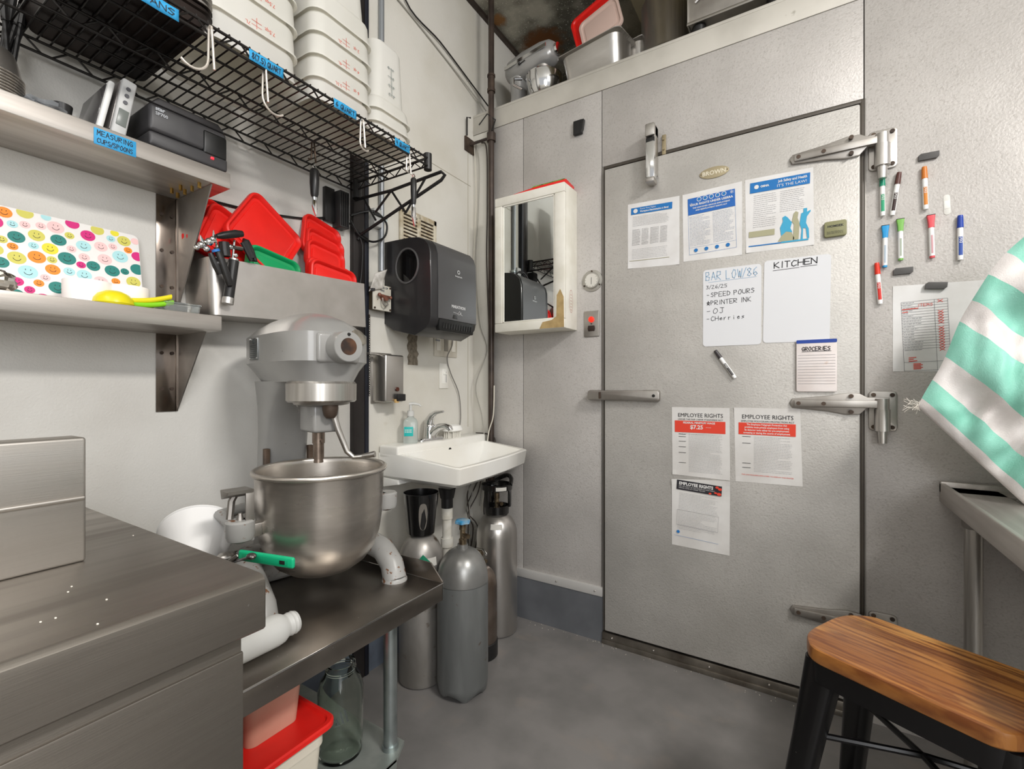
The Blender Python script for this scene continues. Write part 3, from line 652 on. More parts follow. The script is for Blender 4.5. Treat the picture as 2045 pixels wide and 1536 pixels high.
m.build('faded_red_stamp', mat('stamp_red', '#b9766c', .8), cab, smooth=False, normals=False)
b = thing('snack_box', 'flattened red and green packet lying on top of the mirror cabinet', 'packet', (.435, YB - .062, z1), (0, 0, R(3)))
MB().prism([(-.13, 0), (.13, 0), (.135, .022), (.0, .018), (-.12, .006)], -.05, .05, .002).build('carton', redp, b)
MB().prism([(-.03, .016), (.13, .0212), (.128, .026), (-.02, .022)], -.048, .04, .001).build('green_panel', mat('leaf_green', '#6ba23c', .5, 0, '#2b5a24', 40), b)
o = MB().prism([(-.02, 0), (.02, 0), (.012, .02), (-.01, .014)], -.02, .02, .004).build('tissue', paper, None, (.31, YB - .07, z1)); tag(o, 'crumpled white tissue on top of the mirror cabinet, left of the packet', 'tissue')
# gauge
p = LB(1183, 561)
g = thing('thermometer', 'round dial thermometer set in the panel between mirror cabinet and door', 'thermometer', (p.x, YB, p.z))
MB().lathe([(.048, 0), (.047, .004), (.036, .006), (.034, .012), (.030, .013)], M=Matrix.Rotation(R(90), 4, 'X'), n=32).build('flange', mat('gauge_alu', '#aaa7a0', .4, .6), g)
MB().lathe([(.0295, .0125), (.0295, .0135)], M=Matrix.Rotation(R(90), 4, 'X'), n=32).build('dial', mat('dial_white', '#cfccc4', .5), g)
m = MB(); ribbon(m, [(0, -.016), (.001, .012)], .002, -.0142)
for k in range(10): a = R(-210 + 27*k); ribbon(m, [(.025*math.cos(a), .025*math.sin(a)), (.0285*math.cos(a), .0285*math.sin(a))], .001, -.0142)
part(m, 'needle', ink, g)
m = MB()
for a in (90, 210, 330): m.cyl((.041*math.cos(R(a)), -.009, .041*math.sin(R(a))), (.041*math.cos(R(a)), -.004, .041*math.sin(R(a))), .0035, n=10)
m.build('screw', rust, g)
p = LB(1182, 647)
g = thing('pilot_switch', 'steel outlet plate with a glowing red pilot lamp above a black socket', 'switch', (p.x, YB, p.z))
MB().prism(rrect(.070, .114, .004, 3), -.005, 0, .002).build('plate', steels, g)
MB().lathe([(.013, .0), (.0125, .010), (.004, .013)], (0, 0, 0), 20, M=Matrix.Translation((0, 0, .019)) @ Matrix.Rotation(R(90), 4, 'X')).build('red_lamp', mat('pilot_lamp', '#7a1a10', .3, 0, emit='#ff2a14', estr=1.2), g)
MB().prism([(-.014, -.032), (.014, -.032), (.017, -.02), (.014, -.008), (-.014, -.008), (-.017, -.02)], -.009, 0, .001).build('socket', mat('socket_brown', '#2b1d18', .5), g)
MB().cyl((0, -.007, 0), (0, -.004, 0), .003, n=10).build('screw', rust, g)

# ================================================================ LEFT WALL: wire shelf and what stands on it
def mw(o):
    M = Matrix.LocRotScale(o.location, o.rotation_euler, None)
    return mw(o.parent) @ M if o.parent else M
def wbuild(m, name, mt, par, **k):       # geometry given in room coordinates, stored in its parent's own frame
    I = mw(par).inverted()
    for v in m.bm.verts: v.co = I @ v.co
    return m.build(name, mt, par, **k)
def wsolo(m, name, mt, loc, **k):        # single-mesh thing, geometry given in room coordinates
    loc = Vector(loc)
    for v in m.bm.verts: v.co -= loc
    return m.build(name, mt, None, loc, **k)
ZB, ZT, XF, XR, YE = 1.824, 1.849, .392, .03, 1.15
ws = thing('wire_shelf', 'black wire shelf on the left wall carrying clear containers and pans', 'shelf', (0.2, .6, ZB))
def truss(x, n=30, y0=-.15):
    m = MB(); m.tube([(x, y0, ZB), (x, YE, ZB)], .0032).tube([(x, y0, ZT), (x, YE, ZT)], .0032)
    st = (YE - y0) / n; pts = []
    for i in range(n + 1):
        yy = y0 + i * st; z = ZB if i % 2 else ZT
        pts += [(x, yy - st * .18, z), (x, yy + st * .18, z)]
    m.tube(pts, .0022, 6); return m
for x in (XF, .21, XR): wbuild(truss(x), 'rail', blackw, ws)
m = MB()
for x in (.12, .30): m.tube([(x, -.15, ZT - .004), (x, YE, ZT - .004)], .003)
wbuild(m, 'support_wire', blackw, ws)
m = MB(); k = 0
yy = -.14
while yy < YE: m.tube([(XR - .004, yy, ZT + .004), (XF + .002, yy, ZT + .004)], .0019, 6); yy += .0215
tag(wbuild(m, 'deck_wires', blackw, ws))
m = MB().tube([(XR, YE, ZT), (XF, YE, ZT)], .003).tube([(XR, YE, ZB), (XF, YE, ZB)], .003)
pts = []
for i in range(13): pts.append((XR + (XF - XR) * i / 12, YE, ZB if i % 2 else ZT))
m.tube(pts, .0022, 6); wbuild(m, 'end_rail', blackw, ws)
wbuild(MB().cyl((XF - .006, YE + .006, ZB - .010), (XF - .006, YE + .006, ZT + .018), .013), 'corner_collar', black, ws)
wbuild(MB().cyl((XR + .01, YE + .006, ZB - .03), (XR + .01, YE + .006, ZT + .012), .017), 'corner_collar', black, ws)
m = MB().tube([(.02, YE + .014, ZB - .028), (.20, YE + .022, ZB - .03), (.43, YE + .022, ZB - .02), (.445, YE + .022, ZB - .034), (.43, YE + .022, ZB - .047), (.03, YE + .025, 1.665), (.024, YE + .022, 1.65)], .0055, 8)
m.tube([(.20, YE + .022, ZB - .03), (.27, YE + .022, ZB - .122)], .004, 8).tube([(.20, YE + .022, ZB - .03), (.12, YE + .022, ZB - .09)], .004, 8).tube([(.12, YE + .022, 1.705), (.06, YE + .022, ZB - .03)], .004, 8).tube([(.36, YE + .022, ZB - .025), (.27, YE + .022, ZB - .122)], .004, 8)
wbuild(m, 'support_arm', black, ws)

def cambro_stack(x0, y0, w, n, H, label, marks, cat='container', topdown=True, z0=ZT + .008, step=.047):
    for k in range(n):
        top = k == n - 1
        t = thing('food_container', label[k], cat, (x0, y0, z0 + k * step), (0, 0, QA), marks[0])
        rg = [(w/2 + .003, 0), (w/2 + .0035, .0015), (w/2 + .003, .0045), (w/2 - .0012, .006), (w/2 - .004, step - .006), (w/2 - .006, step), (w/2 - .014, step + .010), (w/2 - .020, H - .014), (w/2 - .024, H - .004), (w/2 - .030, H)]
        MB().rings([rrect3(2*a, 2*a, .035, z, 5) for a, z in rg], cap0=False).build('body', cambro, t)
        if marks[1] and k < n:
            m = MB(); y = -(w/2 - .0115)
            col = marks[2]
            zz = .050 if not top else .06
            def mk(z, txl, txr):
                yq = -(w/2 - .010 - (z - .045) * .01 / max(.05, H - .06)) - .0012
                if txl: m.text(txl, .012, .012, z + .004, yq, rot=PI)
                if txr: m.text(txr, .012, -.012 + .0, z + .004, yq, 'RIGHT', rot=PI)
                m.poly([(-.014, yq, z), (.014, yq, z), (.014, yq, z + .0012), (-.014, yq, z + .0012)])
            if top:
                for j, (a, b) in enumerate(marks[1]): mk(zz + .028 * j + .012, a, b)
                L = .028 * (len(marks[1]) - 1)
                m.poly([(-.0008, -(w/2 - .0095), zz + .01), (.0008, -(w/2 - .0095), zz + .01), (.0008, -(w/2 - .0130), zz + .014 + L), (-.0008, -(w/2 - .0130), zz + .014 + L)])
                m.build('printed_scale', col, t, smooth=False, normals=False)
            else: m.bm.free()
redm = mat('print_red', '#c8503c', .7); blm = mat('print_black', '#5a6a6a', .7)
def stackpos(ul, ur, v, x, z):       # y range of the front face
    return LA(ul, v, x).y, LA(ur, v, x).y
xf = .362
ya, yb = .925, 1.075
Q1, Q2, Q3 = LA(606, 200, xf).y, LA(752, 200, xf).y, LA(830, 200, xf).y
cambro_stack(xf - .088, Q3 - .088, .165, 3, .235, ['milky four quart container at the bottom of the rightmost stack', 'middle container of the rightmost stack on the wire shelf', 'blank-topped container crowning the rightmost stack on the wire shelf'], ('four quart containers', [('4', '2'), ('3', 'L'), ('2', ''), ('1', '.5')], blm), step=.040)
cambro_stack(xf - .105, Q2 - .103, .20, 5, .185, ['milky square container %s in the tall middle stack' % s for s in ('resting on the wires', 'second from the wires', 'third from the wires', 'fourth from the wires', 'fifth from the wires')], ('six quart containers', [], redm), step=.060)
cambro_stack(xf - .118, Q1 - .115, .225, 4, .22, ['large milky square container %s in the left stack' % s for s in ('resting on the wires', 'second from the wires', 'third from the wires', 'fourth from the wires')], ('eight quart containers', [], redm), step=.068)
# red scale prints that show between the rims
def scale_print(owner_z, y0, w, H, rows, col, parent):
    pass
for o in [q for q in bpy.data.objects if q.name.startswith('food_container')]:
    g = o.get('group'); k = o.location.z
    if g == 'six quart containers' and 1.90 < k < 2.05 or g == 'eight quart containers' and 1.90 < k < 2.01:
        m = MB(); w = .20 if g[0] == 's' else .225; y = -(w/2 - .0012)
        a, b = (('4 qt', '4L') if k < 2.0 else ('2 qt', '2L')) if g[0] == 's' else (('7.5qt', '7L'))
        if g[0] == 's' and k < 1.96: a, b = '6 qt', '5.5L'
        m.text(a, .0125, .045, .026, y, rot=PI).text(b, .0125, -.014, .016, y, rot=PI)
        for zz in (.014, .024): m.poly([(-.012, y, zz), (.012, y, zz), (.012, y, zz + .001), (-.012, y, zz + .001)])
        m.poly([(-.0006, y, .008), (.0006, y, .008), (.0006, y, .034), (-.0006, y, .034)])
        m.build('printed_scale', redm, o, smooth=False, normals=False)
# stack of dark pans
for k in range(4):
    t = thing('sheet_pan', ['dark baking pan lying directly on the wires', 'second dark baking pan in the pile on the wire shelf', 'third dark baking pan in the pile on the wire shelf', 'topmost dark baking pan of the pile on the wire shelf'][k], 'baking pan', (.20, .395, ZT + .0065 + .013 * k), group='baking pans on the wire shelf')
    w, d = .32, .205
    MB().rings([rrect3(w, d, .02, 0), rrect3(w + .018, d + .018, .024, .026), rrect3(w + .030, d + .030, .03, .028), rrect3(w + .030, d + .030, .03, .030), rrect3(w + .012, d + .012, .022, .028), rrect3(w - .004, d - .004, .02, .003)]).build('pan', mat('dark_pan', '#3a312d', .35, .7, '#241f1d', 6) if k < 2 else steels, t)
# tape labels on the front rail
def tape(u, v, wd, txt, label, h=.024, tilt=0):
    p = LA(u, v, XF + .0045)
    o = MB().grid(lambda a, b: Vector(((a - .5) * wd, -.0006 * math.sin(9 * a + 4 * b), (b - .5) * h)), 10, 2).build('tape_label', tapeb, None, p, (0, tilt, QA), normals=False)
    so = o.modifiers.new('t', 'SOLIDIFY'); so.thickness = .0004
    tag(o, label, 'label'); m = MB(); fit(m, txt, wd, -h * .26, h * .5, .0016, -.0014); m.build('writing', ink, o, smooth=False, normals=False)
tape(533, 128, .080, '8(7.5) QUART', 'blue tape label reading eight quart (7.5) on the wire shelf front')
tape(690, 218, .072, '6 QUART', 'blue tape label reading six quart on the wire shelf front')
tape(804, 291, .062, '4 QUART', 'blue tape label reading four quart at the right end of the wire shelf')
tape(318, 9, .066, 'PANS', 'blue tape label reading PANS at the top left of the wire shelf')

# hooks
def hook(u, v, x, h, dr, label, mt=mat('hook_wire', '#d2cac0', .35, .6), rz=0, ln=.05, z=ZB):
    p = LA(u, v, x); p.z = z
    d = ray(u, v); kk = (z - EYE) / d[2]; p = Vector((X0 + kk * d[0], kk * d[1], z))
    t = thing('hook', label, 'hook', p, (0, 0, rz), 'wire hooks on the shelf')
    pts = [(0, -.006, -.0), (0, -.005, .006), (0, 0, .010), (0, .005, .006), (0, .006, -.01), (0, .008, -h * .55)]
    for i in range(9):
        a = PI * i / 9 * .82; pts.append((dr * ln * .5 * (1 - math.cos(a)), .008, -h * .55 - ln * .55 * math.sin(a)))
    m = MB().tube(pts, .0026, 8).tube([(0, -.006, 0), (.004, -.008, -h * .8)], .0026, 8)
    m.build('wire', mt, t); return t
hook(420, 62, 0, .10, -1, 'silver wire hook below the pans, leftmost on the shelf front', rz=QA, ln=.06)
hook(528, 142, 0, .09, 1, 'silver wire hook under the 8 quart tape', rz=QA, ln=.06)
hook(723, 246, 0, .085, 1, 'silver wire hook under the 6 quart tape', rz=QA, ln=.035)
h1 = hook(815, 310, 0, .075, 1, 'short silver wire hook at the right shelf end holding a grey peeler', rz=QA, ln=.012)
h2 = hook(625, 288, 0, .07, -1, 'bronze hook on the middle shelf rail holding a black peeler', mat('bronze_wire', '#4a3c30', .4, .6), rz=QA, ln=.012)
def peeler(u, v, x, L, bl, r, label, swing=0):
    p = LA(u, v, x)
    t = thing('peeler', label, 'peeler', p, (0, swing, QA))
    MB().lathe([(r*.7, 0), (r, -.006), (r*1.0, -L*.5), (r*.85, -L + .01), (r*.6, -L)], n=20).build('handle', black, t)
    MB().cyl((0, 0, -L), (0, 0, -L - .008), r*.62, r*.5, 14).prism([(-.007, -L - .006), (.006, -L - .006), (.009, -L - bl*.6), (.004, -L - bl), (-.001, -L - bl*.8), (-.008, -L - bl*.5)], -.0035, .0035, .001).build('blade', chrome, t)
    MB().tube([(0, 0, 0), (.006, 0, .008), (0, 0, .014), (-.006, 0, .008), (0, 0, 0)], .0016, 6).build('hanging_loop', chrome, t)
q1 = Vector(h2.location); 
peeler(628, 338, q1.x - .0, .085, .055, .0135, 'thick black handled peeler hanging in front of the red lids')
q2 = Vector(h1.location)
peeler(826, 356, q2.x, .085, .066, .0095, 'slim dark grey peeler hanging in front of the towel dispenser')

# ================================================================ upper steel shelf
us = thing('wall_shelf', 'upper stainless wall shelf under the wire shelf, with the printer on it', 'shelf', (.1, .2, 1.605))
wbuild(MB().box(.001, .192, -.35, .631, 1.606, 1.645, .002), 'shelf_board', steelx, us)
def bracket(par, y, ztop, zbot, xt, zf0, zf1):
    m = MB().prism([(0.001, zbot), (xt, ztop), (0.001, ztop)], 0, .003)
    for v in m.bm.verts: v.co.y += y
    b = wbuild(m, 'bracket', steels, par)
    wbuild(MB().box(.001, .004, y - .048, y, zf0, zf1, .0005).box(.004, .006, y - .003, y, zf0, zf1), 'wall_flange', mat('mirror_flange', '#8d847c', .22, 1.0, '#6f665f', 6, (3, 3, 1)), b)
    m = MB(); zz = zf1 - .05
    while zz > zf0 + .02:
        for q in (.012, .036): m.cyl((.003, y - q, zz), (.0065, y - q, zz), .0045, n=10)
        zz -= .095
    wbuild(m, 'screw', rust, b)
bracket(us, .588, 1.605, 1.30, .185, 1.28, 1.605)
m = MB()
for (x, y) in [(.05, .566), (.09, .566), (.128, .566), (.165, .566), (.07, .545), (.11, .548)]: m.cyl((x, y + .004, 1.593), (x, y + .004, 1.606), .0042, n=6)
wbuild(m, 'brass_nut', brass, us)
p = LA(231, 284, .193)
o = MB().box(-.036, .036, -.0012, 0, -.017, .017, .0004).build('tape_label', tapeb, None, (.1922, p.y, p.z - .001), (0, 0, QA)); tag(o, 'blue tape label reading MEASURING CUPS/SPOONS on the upper steel shelf', 'label')
m = MB(); fit(m, 'MEASURING', .072, .003, .010, .0013, -.0016); fit(m, 'CUPS/SPOONS', .072, -.0125, .009, .0012, -.0016); m.build('writing', ink, o, smooth=False, normals=False)
# cups
ZS = 1.6455
for k in range(9):
    t = thing('measuring_cup', 'steel cup, number %s from the bottom in the inverted stack on the upper shelf' % ('one two three four five six seven eight nine'.split()[k]) if False else 'ribbed steel cup in the inverted nest at the left end of the upper shelf', 'cup', (.12, .222, ZS + .0058 * k), group='nested steel cups')
    MB().lathe([(.050, 0), (.052, .001), (.052, .003), (.049, .004), (.041, .040), (.037, .050), (.0, .051)], n=40, cap0=False).build('bowl', bowlst, t)
rn = random.Random(3)
for k in range(8):
    a = (3 + 4 * k, 112 - k); b = (28 + rn.uniform(-26, 55), -14 - rn.uniform(0, 30)); xx = .045 + .004 * (k % 4)
    p0, p1 = LA(*a, xx), LA(*b, xx); p0 = p0 + (p0 - p1).normalized() * .03
    c_ = p0.copy(); m = MB().tube([p0, p1], .0042, 8); m.tube([p1 - (p1 - p0) * .45, p1], .006, 8)
    o = wsolo(m, 'utensil', black, c_); tag(o, 'thin black utensil handle leaning behind the steel cups', 'utensil', 'black utensil handles behind the cups')
# cling film
rn = random.Random(9)
m = MB().ball((0, 0, .014), .03, 20, (1, 1.3, .5))
for v in m.bm.verts: v.co *= rn.uniform(.8, 1.15); v.co.z = max(v.co.z, .0)
p = LA(95, 208, .14); tag(m.build('plastic_wrap', mat('crumpled_wrap', '#8d9093', .15, 0, '#55585c', 60, trans=.4), None, (.14, p.y, ZS)), 'crumpled clear plastic wrap beside the steel cups', 'plastic wrap')
p = LA(124, 210, .15)
t = thing('small_cup', 'small black plastic cup on the upper shelf', 'cup', (.15, p.y, ZS)); MB().lathe([(.013, 0), (.0165, .030), (.0155, .030), (.012, .002)], n=24).build('body', black, t)
# scales
def scale_on_edge(ub, vb, ut, vt, x0, x1, th, label, faces):
    b, t_ = LA(ub, vb, x1), LA(ut, vt, x1); h = t_.z - ZS; lean = math.atan2(t_.y - b.y, h); L = h / math.cos(lean)
    t = thing('kitchen_scale', label, 'kitchen scale', ((x0 + x1) / 2, b.y, ZS + .002), (-lean, 0, 0))
    w = x1 - x0
    MB().box(-w/2, w/2, 0, th, 0, L, .004, 3).build('body', faces[0], t)
    MB().box(-w/2 + .006, w/2 - .010, -.002, .0, .008, L - .008, .0008).build('platform', faces[1], t)
    return t, w, L
t, w, L = scale_on_edge(193, 246, 219, 160, .03, .18, .011, 'kitchen scale with dark glass top standing on edge, left of the white one', (mat('scale_white', '#dcdcda', .4), mat('dark_glass_top', '#3e3c3d', .15)))
t, w, L = scale_on_edge(222, 258, 247, 155, .03, .182, .026, 'pale grey kitchen scale with buttons standing on edge beside the black printer', (mat('scale_grey', '#b9b9b8', .4), mat('scale_face', '#8d8886', .3, .5)))
MB().box(w/2 - .004, w/2 + .0015, .004, .022, .02, L*.45, .001).build('display', mat('lcd', '#6f7470', .3), t)
m = MB()
for k in range(3): m.cyl((w/2 - .002, .012, L*.58 + .016*k), (w/2 + .002, .012, L*.58 + .016*k), .0042, n=12)
m.build('button', mat('button_grey', '#55555a', .5), t)
# printer
pl, pr = LA(298, 300, .186), LA(455, 330, .186); zt = LA(298, 193, .186).z; hh = (zt - ZS) * 1.10; wd = pr.y - pl.y
t = thing('receipt_printer', 'black star SP700 receipt printer with a lit red lamp on the upper shelf', 'printer', (.10, pl.y, ZS), (0, 0, QA))
D = .172; fr = -.086
m = MB().box(0, wd, fr, fr + D, .003, hh * .30, .006, 3).box(0, wd - .002, fr + .001, fr + D, hh * .30 + .0015, hh * .84, .008, 3).build('case', mat('printer_plastic', '#403f40', .42, 0, '#39383a', 20), t)
MB().prism([(0.004, hh*.845), (.02, hh), (wd - .02, hh), (wd - .002, hh*.845)], fr + .004, fr + D - .01, .006, seg=3).build('top_cover', mat('printer_cover', '#312f30', .5), t)
MB().box(wd*.66, wd*.985, fr - .0015, fr + .01, hh*.25, hh*.74, .005, 3).build('paper_slot', mat('slot_black', '#121212', .4), t)
MB().box(wd*.76, wd*.80, fr - .003, fr + .002, hh*.18, hh*.225, .0008).build('lamp', mat('red_led', '#a02020', .3, emit='#ff2030', estr=2.2), t)
m = MB().text('star', .012, wd*.07, hh*.72, fr - .0005 + 0, bold=.0004).text('SP700', .010, wd*.07, hh*.63, fr - .0005, bold=.0002); m.build('lettering', mat('grey_letters', '#b9bcc0', .5), t, smooth=False, normals=False)

# ================================================================ lower steel shelf and goods
ls = thing('wall_shelf', 'lower stainless wall shelf holding the smiley dotted board', 'shelf', (.1, .2, 1.24))
wbuild(MB().box(.001, .200, -.35, .606, 1.240, 1.277, .002), 'shelf_board', steelx, ls)
bracket(ls, .588, 1.24, 1.035, .155, 1.035, 1.24)
ZL = 1.2775
cb = thing('cutting_board', 'board printed with colourful smiley dots leaning on the wall', 'cutting board', (.052, .262, ZL), (R(-11), 0, QA))
# local x -> +Y, leaning back to wall
bw, bh = .47, .205
MB().prism(rrect(bw, bh, .012, 4, 0, bh/2), -.003, .003, .0008).build('panel', mat('board_white', '#ece9e6', .4), cb)
cols = {'teal': '#137a72', 'magenta': '#d01577', 'olive': '#cdc65a', 'yellow': '#e3d62c', 'sky': '#a9d8dc', 'pink': '#efc3c2', 'orange': '#f08a1e'}
dots = {k: MB() for k in cols}; faces = MB()
rn = random.Random(21); seq = ['magenta', 'olive', 'teal', 'sky', 'pink', 'teal', 'yellow', 'orange', 'sky', 'magenta', 'pink', 'yellow', 'teal', 'sky', 'olive', 'orange', 'pink']
pts = []
tries = 0
while len(pts) < 260 and tries < 30000:
    tries += 1
    r = rn.choice([.0145, .0155, .0135, .0125]) if tries < 1500 else rn.choice([.0085, .010, .0115]); x = rn.uniform(-bw/2 + .004, bw/2 - .004); z = rn.uniform(.004, bh - .004)
    if all((x - a)**2 + (z - b)**2 > (r + c_ + .0006)**2 for a, b, c_ in pts): pts.append((x, z, r))
for i, (x, z, r) in enumerate(pts):
    k = seq[(i * 7 + int(x * 40)) % len(seq)]
    poly = [(x + r * math.cos(2*PI*j/22), z + r * .93 * math.sin(2*PI*j/22)) for j in range(22)]
    poly = [(max(-bw/2 + .001, min(bw/2 - .001, a)), max(.001, min(bh - .001, b))) for a, b in poly]
    dots[k].poly([(a, -.0034, b) for a, b in poly])
    if bh - .012 > z > .012 and abs(x) < bw/2 - .014:
        s = r * .42
        ribbon(faces, [(x + s * math.cos(R(a)), z + s * math.sin(R(a))) for a in range(195, 350, 30)], .0009, -.0038)
        for e in (-1, 1): ribbon(faces, [(x + e * s * .6, z + s * .55), (x + e * s * .6, z + s * .9)], .001, -.0038)
for k, m in dots.items(): m.build('dots', mat('dot_' + k, cols[k], .5), cb, smooth=False, normals=False)
faces.build('smiles', ink, cb, smooth=False, normals=False)
for (u, lb) in ((176, 'white paper roll on the lower shelf, left of its twin'), (253, 'white paper roll on the lower shelf, right of its twin')):
    p = LA(u, 590, .115)
    t = thing('paper_roll', lb, 'paper roll', (.115, p.y, ZL), group='paper rolls')
    MB().lathe([(.012, 0), (.0415, 0), (.042, .001), (.042, .050), (.0415, .051), (.012, .051)], n=48).build('roll', mat('roll_white', '#f0ebe8', .8), t)
    MB().lathe([(.010, .001), (.012, .001), (.012, .050), (.010, .050)], n=24).build('core', mat('core_card', '#a58c6a', .8), t)
# citrus squeezer
p = LA(232, 606, .175)
t = thing('citrus_squeezer', 'yellow and green hand citrus squeezer lying on the lower shelf edge', 'squeezer', (.160, p.y, ZL), (0, 0, QA))
yel = mat('squeezer_yellow', '#dccf1d', .3); grn = mat('squeezer_green', '#7fc51d', .35)
MB().lathe([(.033, 0), (.036, .004), (.034, .014), (.027, .024), (.014, .031), (0.001, .033)], n=36).build('upper_cup', yel, t)
def strip(z0, z1, x0, x1, w0, w1, up):
    rg = []
    for i in range(9):
        f = i / 8; x = x0 + (x1 - x0) * f; w = w0 + (w1 - w0) * math.sin(f * PI) ** .5 * 0 + (w1 - w0) * f; z = z0 + (z1 - z0) * f - up * math.sin(f * PI)
        rg.append([(x, a, z + b) for a, b in rrect(w, .012, .005, 3)])
    return rg
MB().rings(strip(.014, .036, .022, .108, .026, .018, .004)).build('yellow_handle', yel, t)
MB().rings(strip(.007, .023, .022, .112, .025, .017, .004)).lathe([(.010, .0005), (.031, .001), (.034, .005)], n=30).build('green_handle', grn, t)
# clear box and black box
p0 = LA(330, 612, .17); p1 = LA(402, 612, .17)
t = thing('clear_box', 'small clear plastic box at the right end of the lower shelf', 'box', (.135, (p0.y + p1.y)/2, ZL))
MB().rings([rrect3(.07, .072, .006, 0), rrect3(.074, .076, .007, .020), rrect3(.078, .08, .007, .021), rrect3(.078, .08, .007, .024)]).build('box', mat('clear_plastic', '#e3e6e4', .12, 0, trans=.85, ior=1.3), t)
p = LA(340, 595, .06)
t = thing('black_box', 'low black plastic box behind the clear box on the lower shelf', 'box', (.062, .505, ZL))
MB().box(-.05, .028, -.08, .065, 0, .040, .008, 3).build('case', black, t)
MB().box(.0285, .031, .02, .05, .004, .034, .001).build('latch', mat('dark_grey', '#333234', .4), t)
p = LA(3, 548, .165)
m = MB().ball((0, 0, .020), .020, 20, (1, 1.1, 1)); rn = random.Random(4)
for v in m.bm.verts: v.co = Vector((0, 0, .02)) + (v.co - Vector((0, 0, .02))) * rn.uniform(.75, 1.1); v.co.z = max(0, v.co.z)
tag(m.build('foil_scrap', mat('foil', '#b5b0a8', .3, 1), None, (.165, p.y, ZL), ang=10), 'crumpled foil scrap at the left edge of the lower shelf', 'foil')

# ================================================================ stainless trough with lids
tl = R(0)
tr_ = thing('steel_trough', 'long stainless wall trough filled with red and green lids', 'trough', (0, .612, 1.288), (R(2.4), 0, 0))
L = .498; H = .150; D = .14
m = MB(); pr_ = [(0.002, 0)]
rad = .022
path = [(0.002, 0.0)] + [(D - rad + rad * math.sin(R(a)), rad - rad * math.cos(R(a))) for a in range(0, 91, 15)] + [(D, L)] + [(.002, L)]
ins = [(0.002, 0.002)] + [(D - rad + (rad - .002) * math.sin(R(a)), rad - (rad - .002) * math.cos(R(a))) for a in range(0, 91, 15)] + [(D - .002, L - .002)] + [(.002, L - .002)]
m.rings([[(x, y, 0) for x, y in path], [(x, y, H) for x, y in path], [(x, y, H) for x, y in ins], [(x, y, .004) for x, y in ins]])
m.build('tray', mat('trough_steel', '#c4bfba', .30, 1, '#b2ada7', 7, rvar=.15), tr_)
def lid(u, v, x, s, roll, lean, mt, label, sz=None, yaw=0):
    p = LA(u, v, x); w = s; h = sz or s
    t = thing('container_lid', label, 'lid', p, (R(lean), R(roll), QA + R(yaw)), 'container lids in the steel trough')
    r = .028
    rg = [(w - .006, h - .006, r, 0.006), (w, h, r, .004), (w, h, r, -.006), (w - .003, h - .003, r, -.010), (w - .012, h - .012, r - .003, -.0115), (w - .018, h - .018, r - .005, -.009), (w - .026, h - .026, r - .008, .0), (w - .036, h - .036, r - .010, .001)]
    MB().rings([[(a, y, b) for a, b in rrect(ww, hh, rr, 6)] for ww, hh, rr, y in rg]).build('lid_plate', mt, t)
    MB().prism(rrect(w - .045, h - .045, .012, 4), -.0025, .0020, .0008).build('centre_panel', mt, t)
    return t
lid(438, 470, .020, .17, 20, -14, redp, 'red lid nearest the wall at the left end of the trough')
lid(446, 472, .045, .165, 22, -14, redp, 'red lid second from the wall at the left end of the trough')
lid(457, 478, .068, .155, 26, -14, redp, 'red lid third from the wall at the left end of the trough')
lid(529, 472, .085, .196, 36, -12, redp, 'largest red lid, tilted on its corner in the middle of the trough')
lid(641, 482, .022, .150, 14, -12, redp, 'red lid highest in the right group, against the wall')
lid(648, 508, .045, .150, 11, -12, redp, 'red lid in the right group with its rim just below the highest one')
lid(650, 531, .066, .148, 9, -12, redp, 'red lid in the right group behind the front right lid')
lid(658, 564, .088, .175, 6, -5, redp, 'red lid in the right group tucked directly behind the front right lid', .13)
lid(665, 568, .108, .180, 6, -5, redp, 'front right red lid against the front wall of the trough', .13)
lid(545, 548, .112, .165, 10, -6, greenp, 'green lid in front of the large tilted red lid', .13)
# tools hung over the trough's left end
def tool_thing(name, u, v, x, label, cat): return thing(name, label, cat, LA(u, v, x))
t = tool_thing('can_opener', 425, 500, .165, 'can opener with two black handles and a blue collar hooked over the trough rim', 'can opener')
A_ = lambda u, v, x=.165: LA(u, v, x)
wbuild(MB().tube([A_(420, 505), A_(432, 530), A_(440, 548)], .009, 12, rr=[.006, .010, .008]).ball(A_(434, 527), .011, 12, (1, 1, 1)), 'handle', black, t)
wbuild(MB().tube([A_(432, 494, .172), A_(442, 520, .172), A_(457, 563, .172), A_(459, 571, .172)], .009, 14, rr=[.0065, .0095, .0095, .007]), 'handle', black, t)
wbuild(MB().cyl(A_(430, 498, .172), A_(432, 503, .172), .0095), 'blue_collar', mat('blue_ring', '#2a6fb8', .4), t)
wbuild(MB().tube([A_(433, 472, .168), A_(447, 470, .168), A_(470, 467, .168), A_(484, 467, .168)], .010, 14, rr=[.006, .0095, .0105, .008]), 'turning_handle', black, t)
m = MB()
for (u, v, r) in [(393, 494, .007), (402, 489, .009), (413, 497, .008), (418, 483, .010), (425, 478, .008), (410, 484, .006)]: m.ball(A_(u, v, .165), r, 12, (1, 1, 1))
a, b, c_ = A_(400, 468, .165), A_(411, 492, .165), A_(404, 494, .165)
m.tube([A_(398, 492), A_(412, 487), A_(430, 476), A_(434, 496)], .004, 8).tube([A_(400, 470), A_(408, 490)], .005, 6, rr=[.001, .008]).tube([A_(426, 460), A_(428, 484)], .004, 6, rr=[.001, .007])
wbuild(m, 'cutting_head', chrome, t)
t = tool_thing('can_opener', 470, 490, .150, 'second can opener with a black loop handle, behind the first on the trough rim', 'can opener')
m = MB().tube([A_(486, 480, .152), A_(494, 482, .152), A_(503, 500, .152), A_(510, 522, .152), A_(502, 520, .152), A_(492, 500, .152), A_(484, 484, .152)], .006, 10)
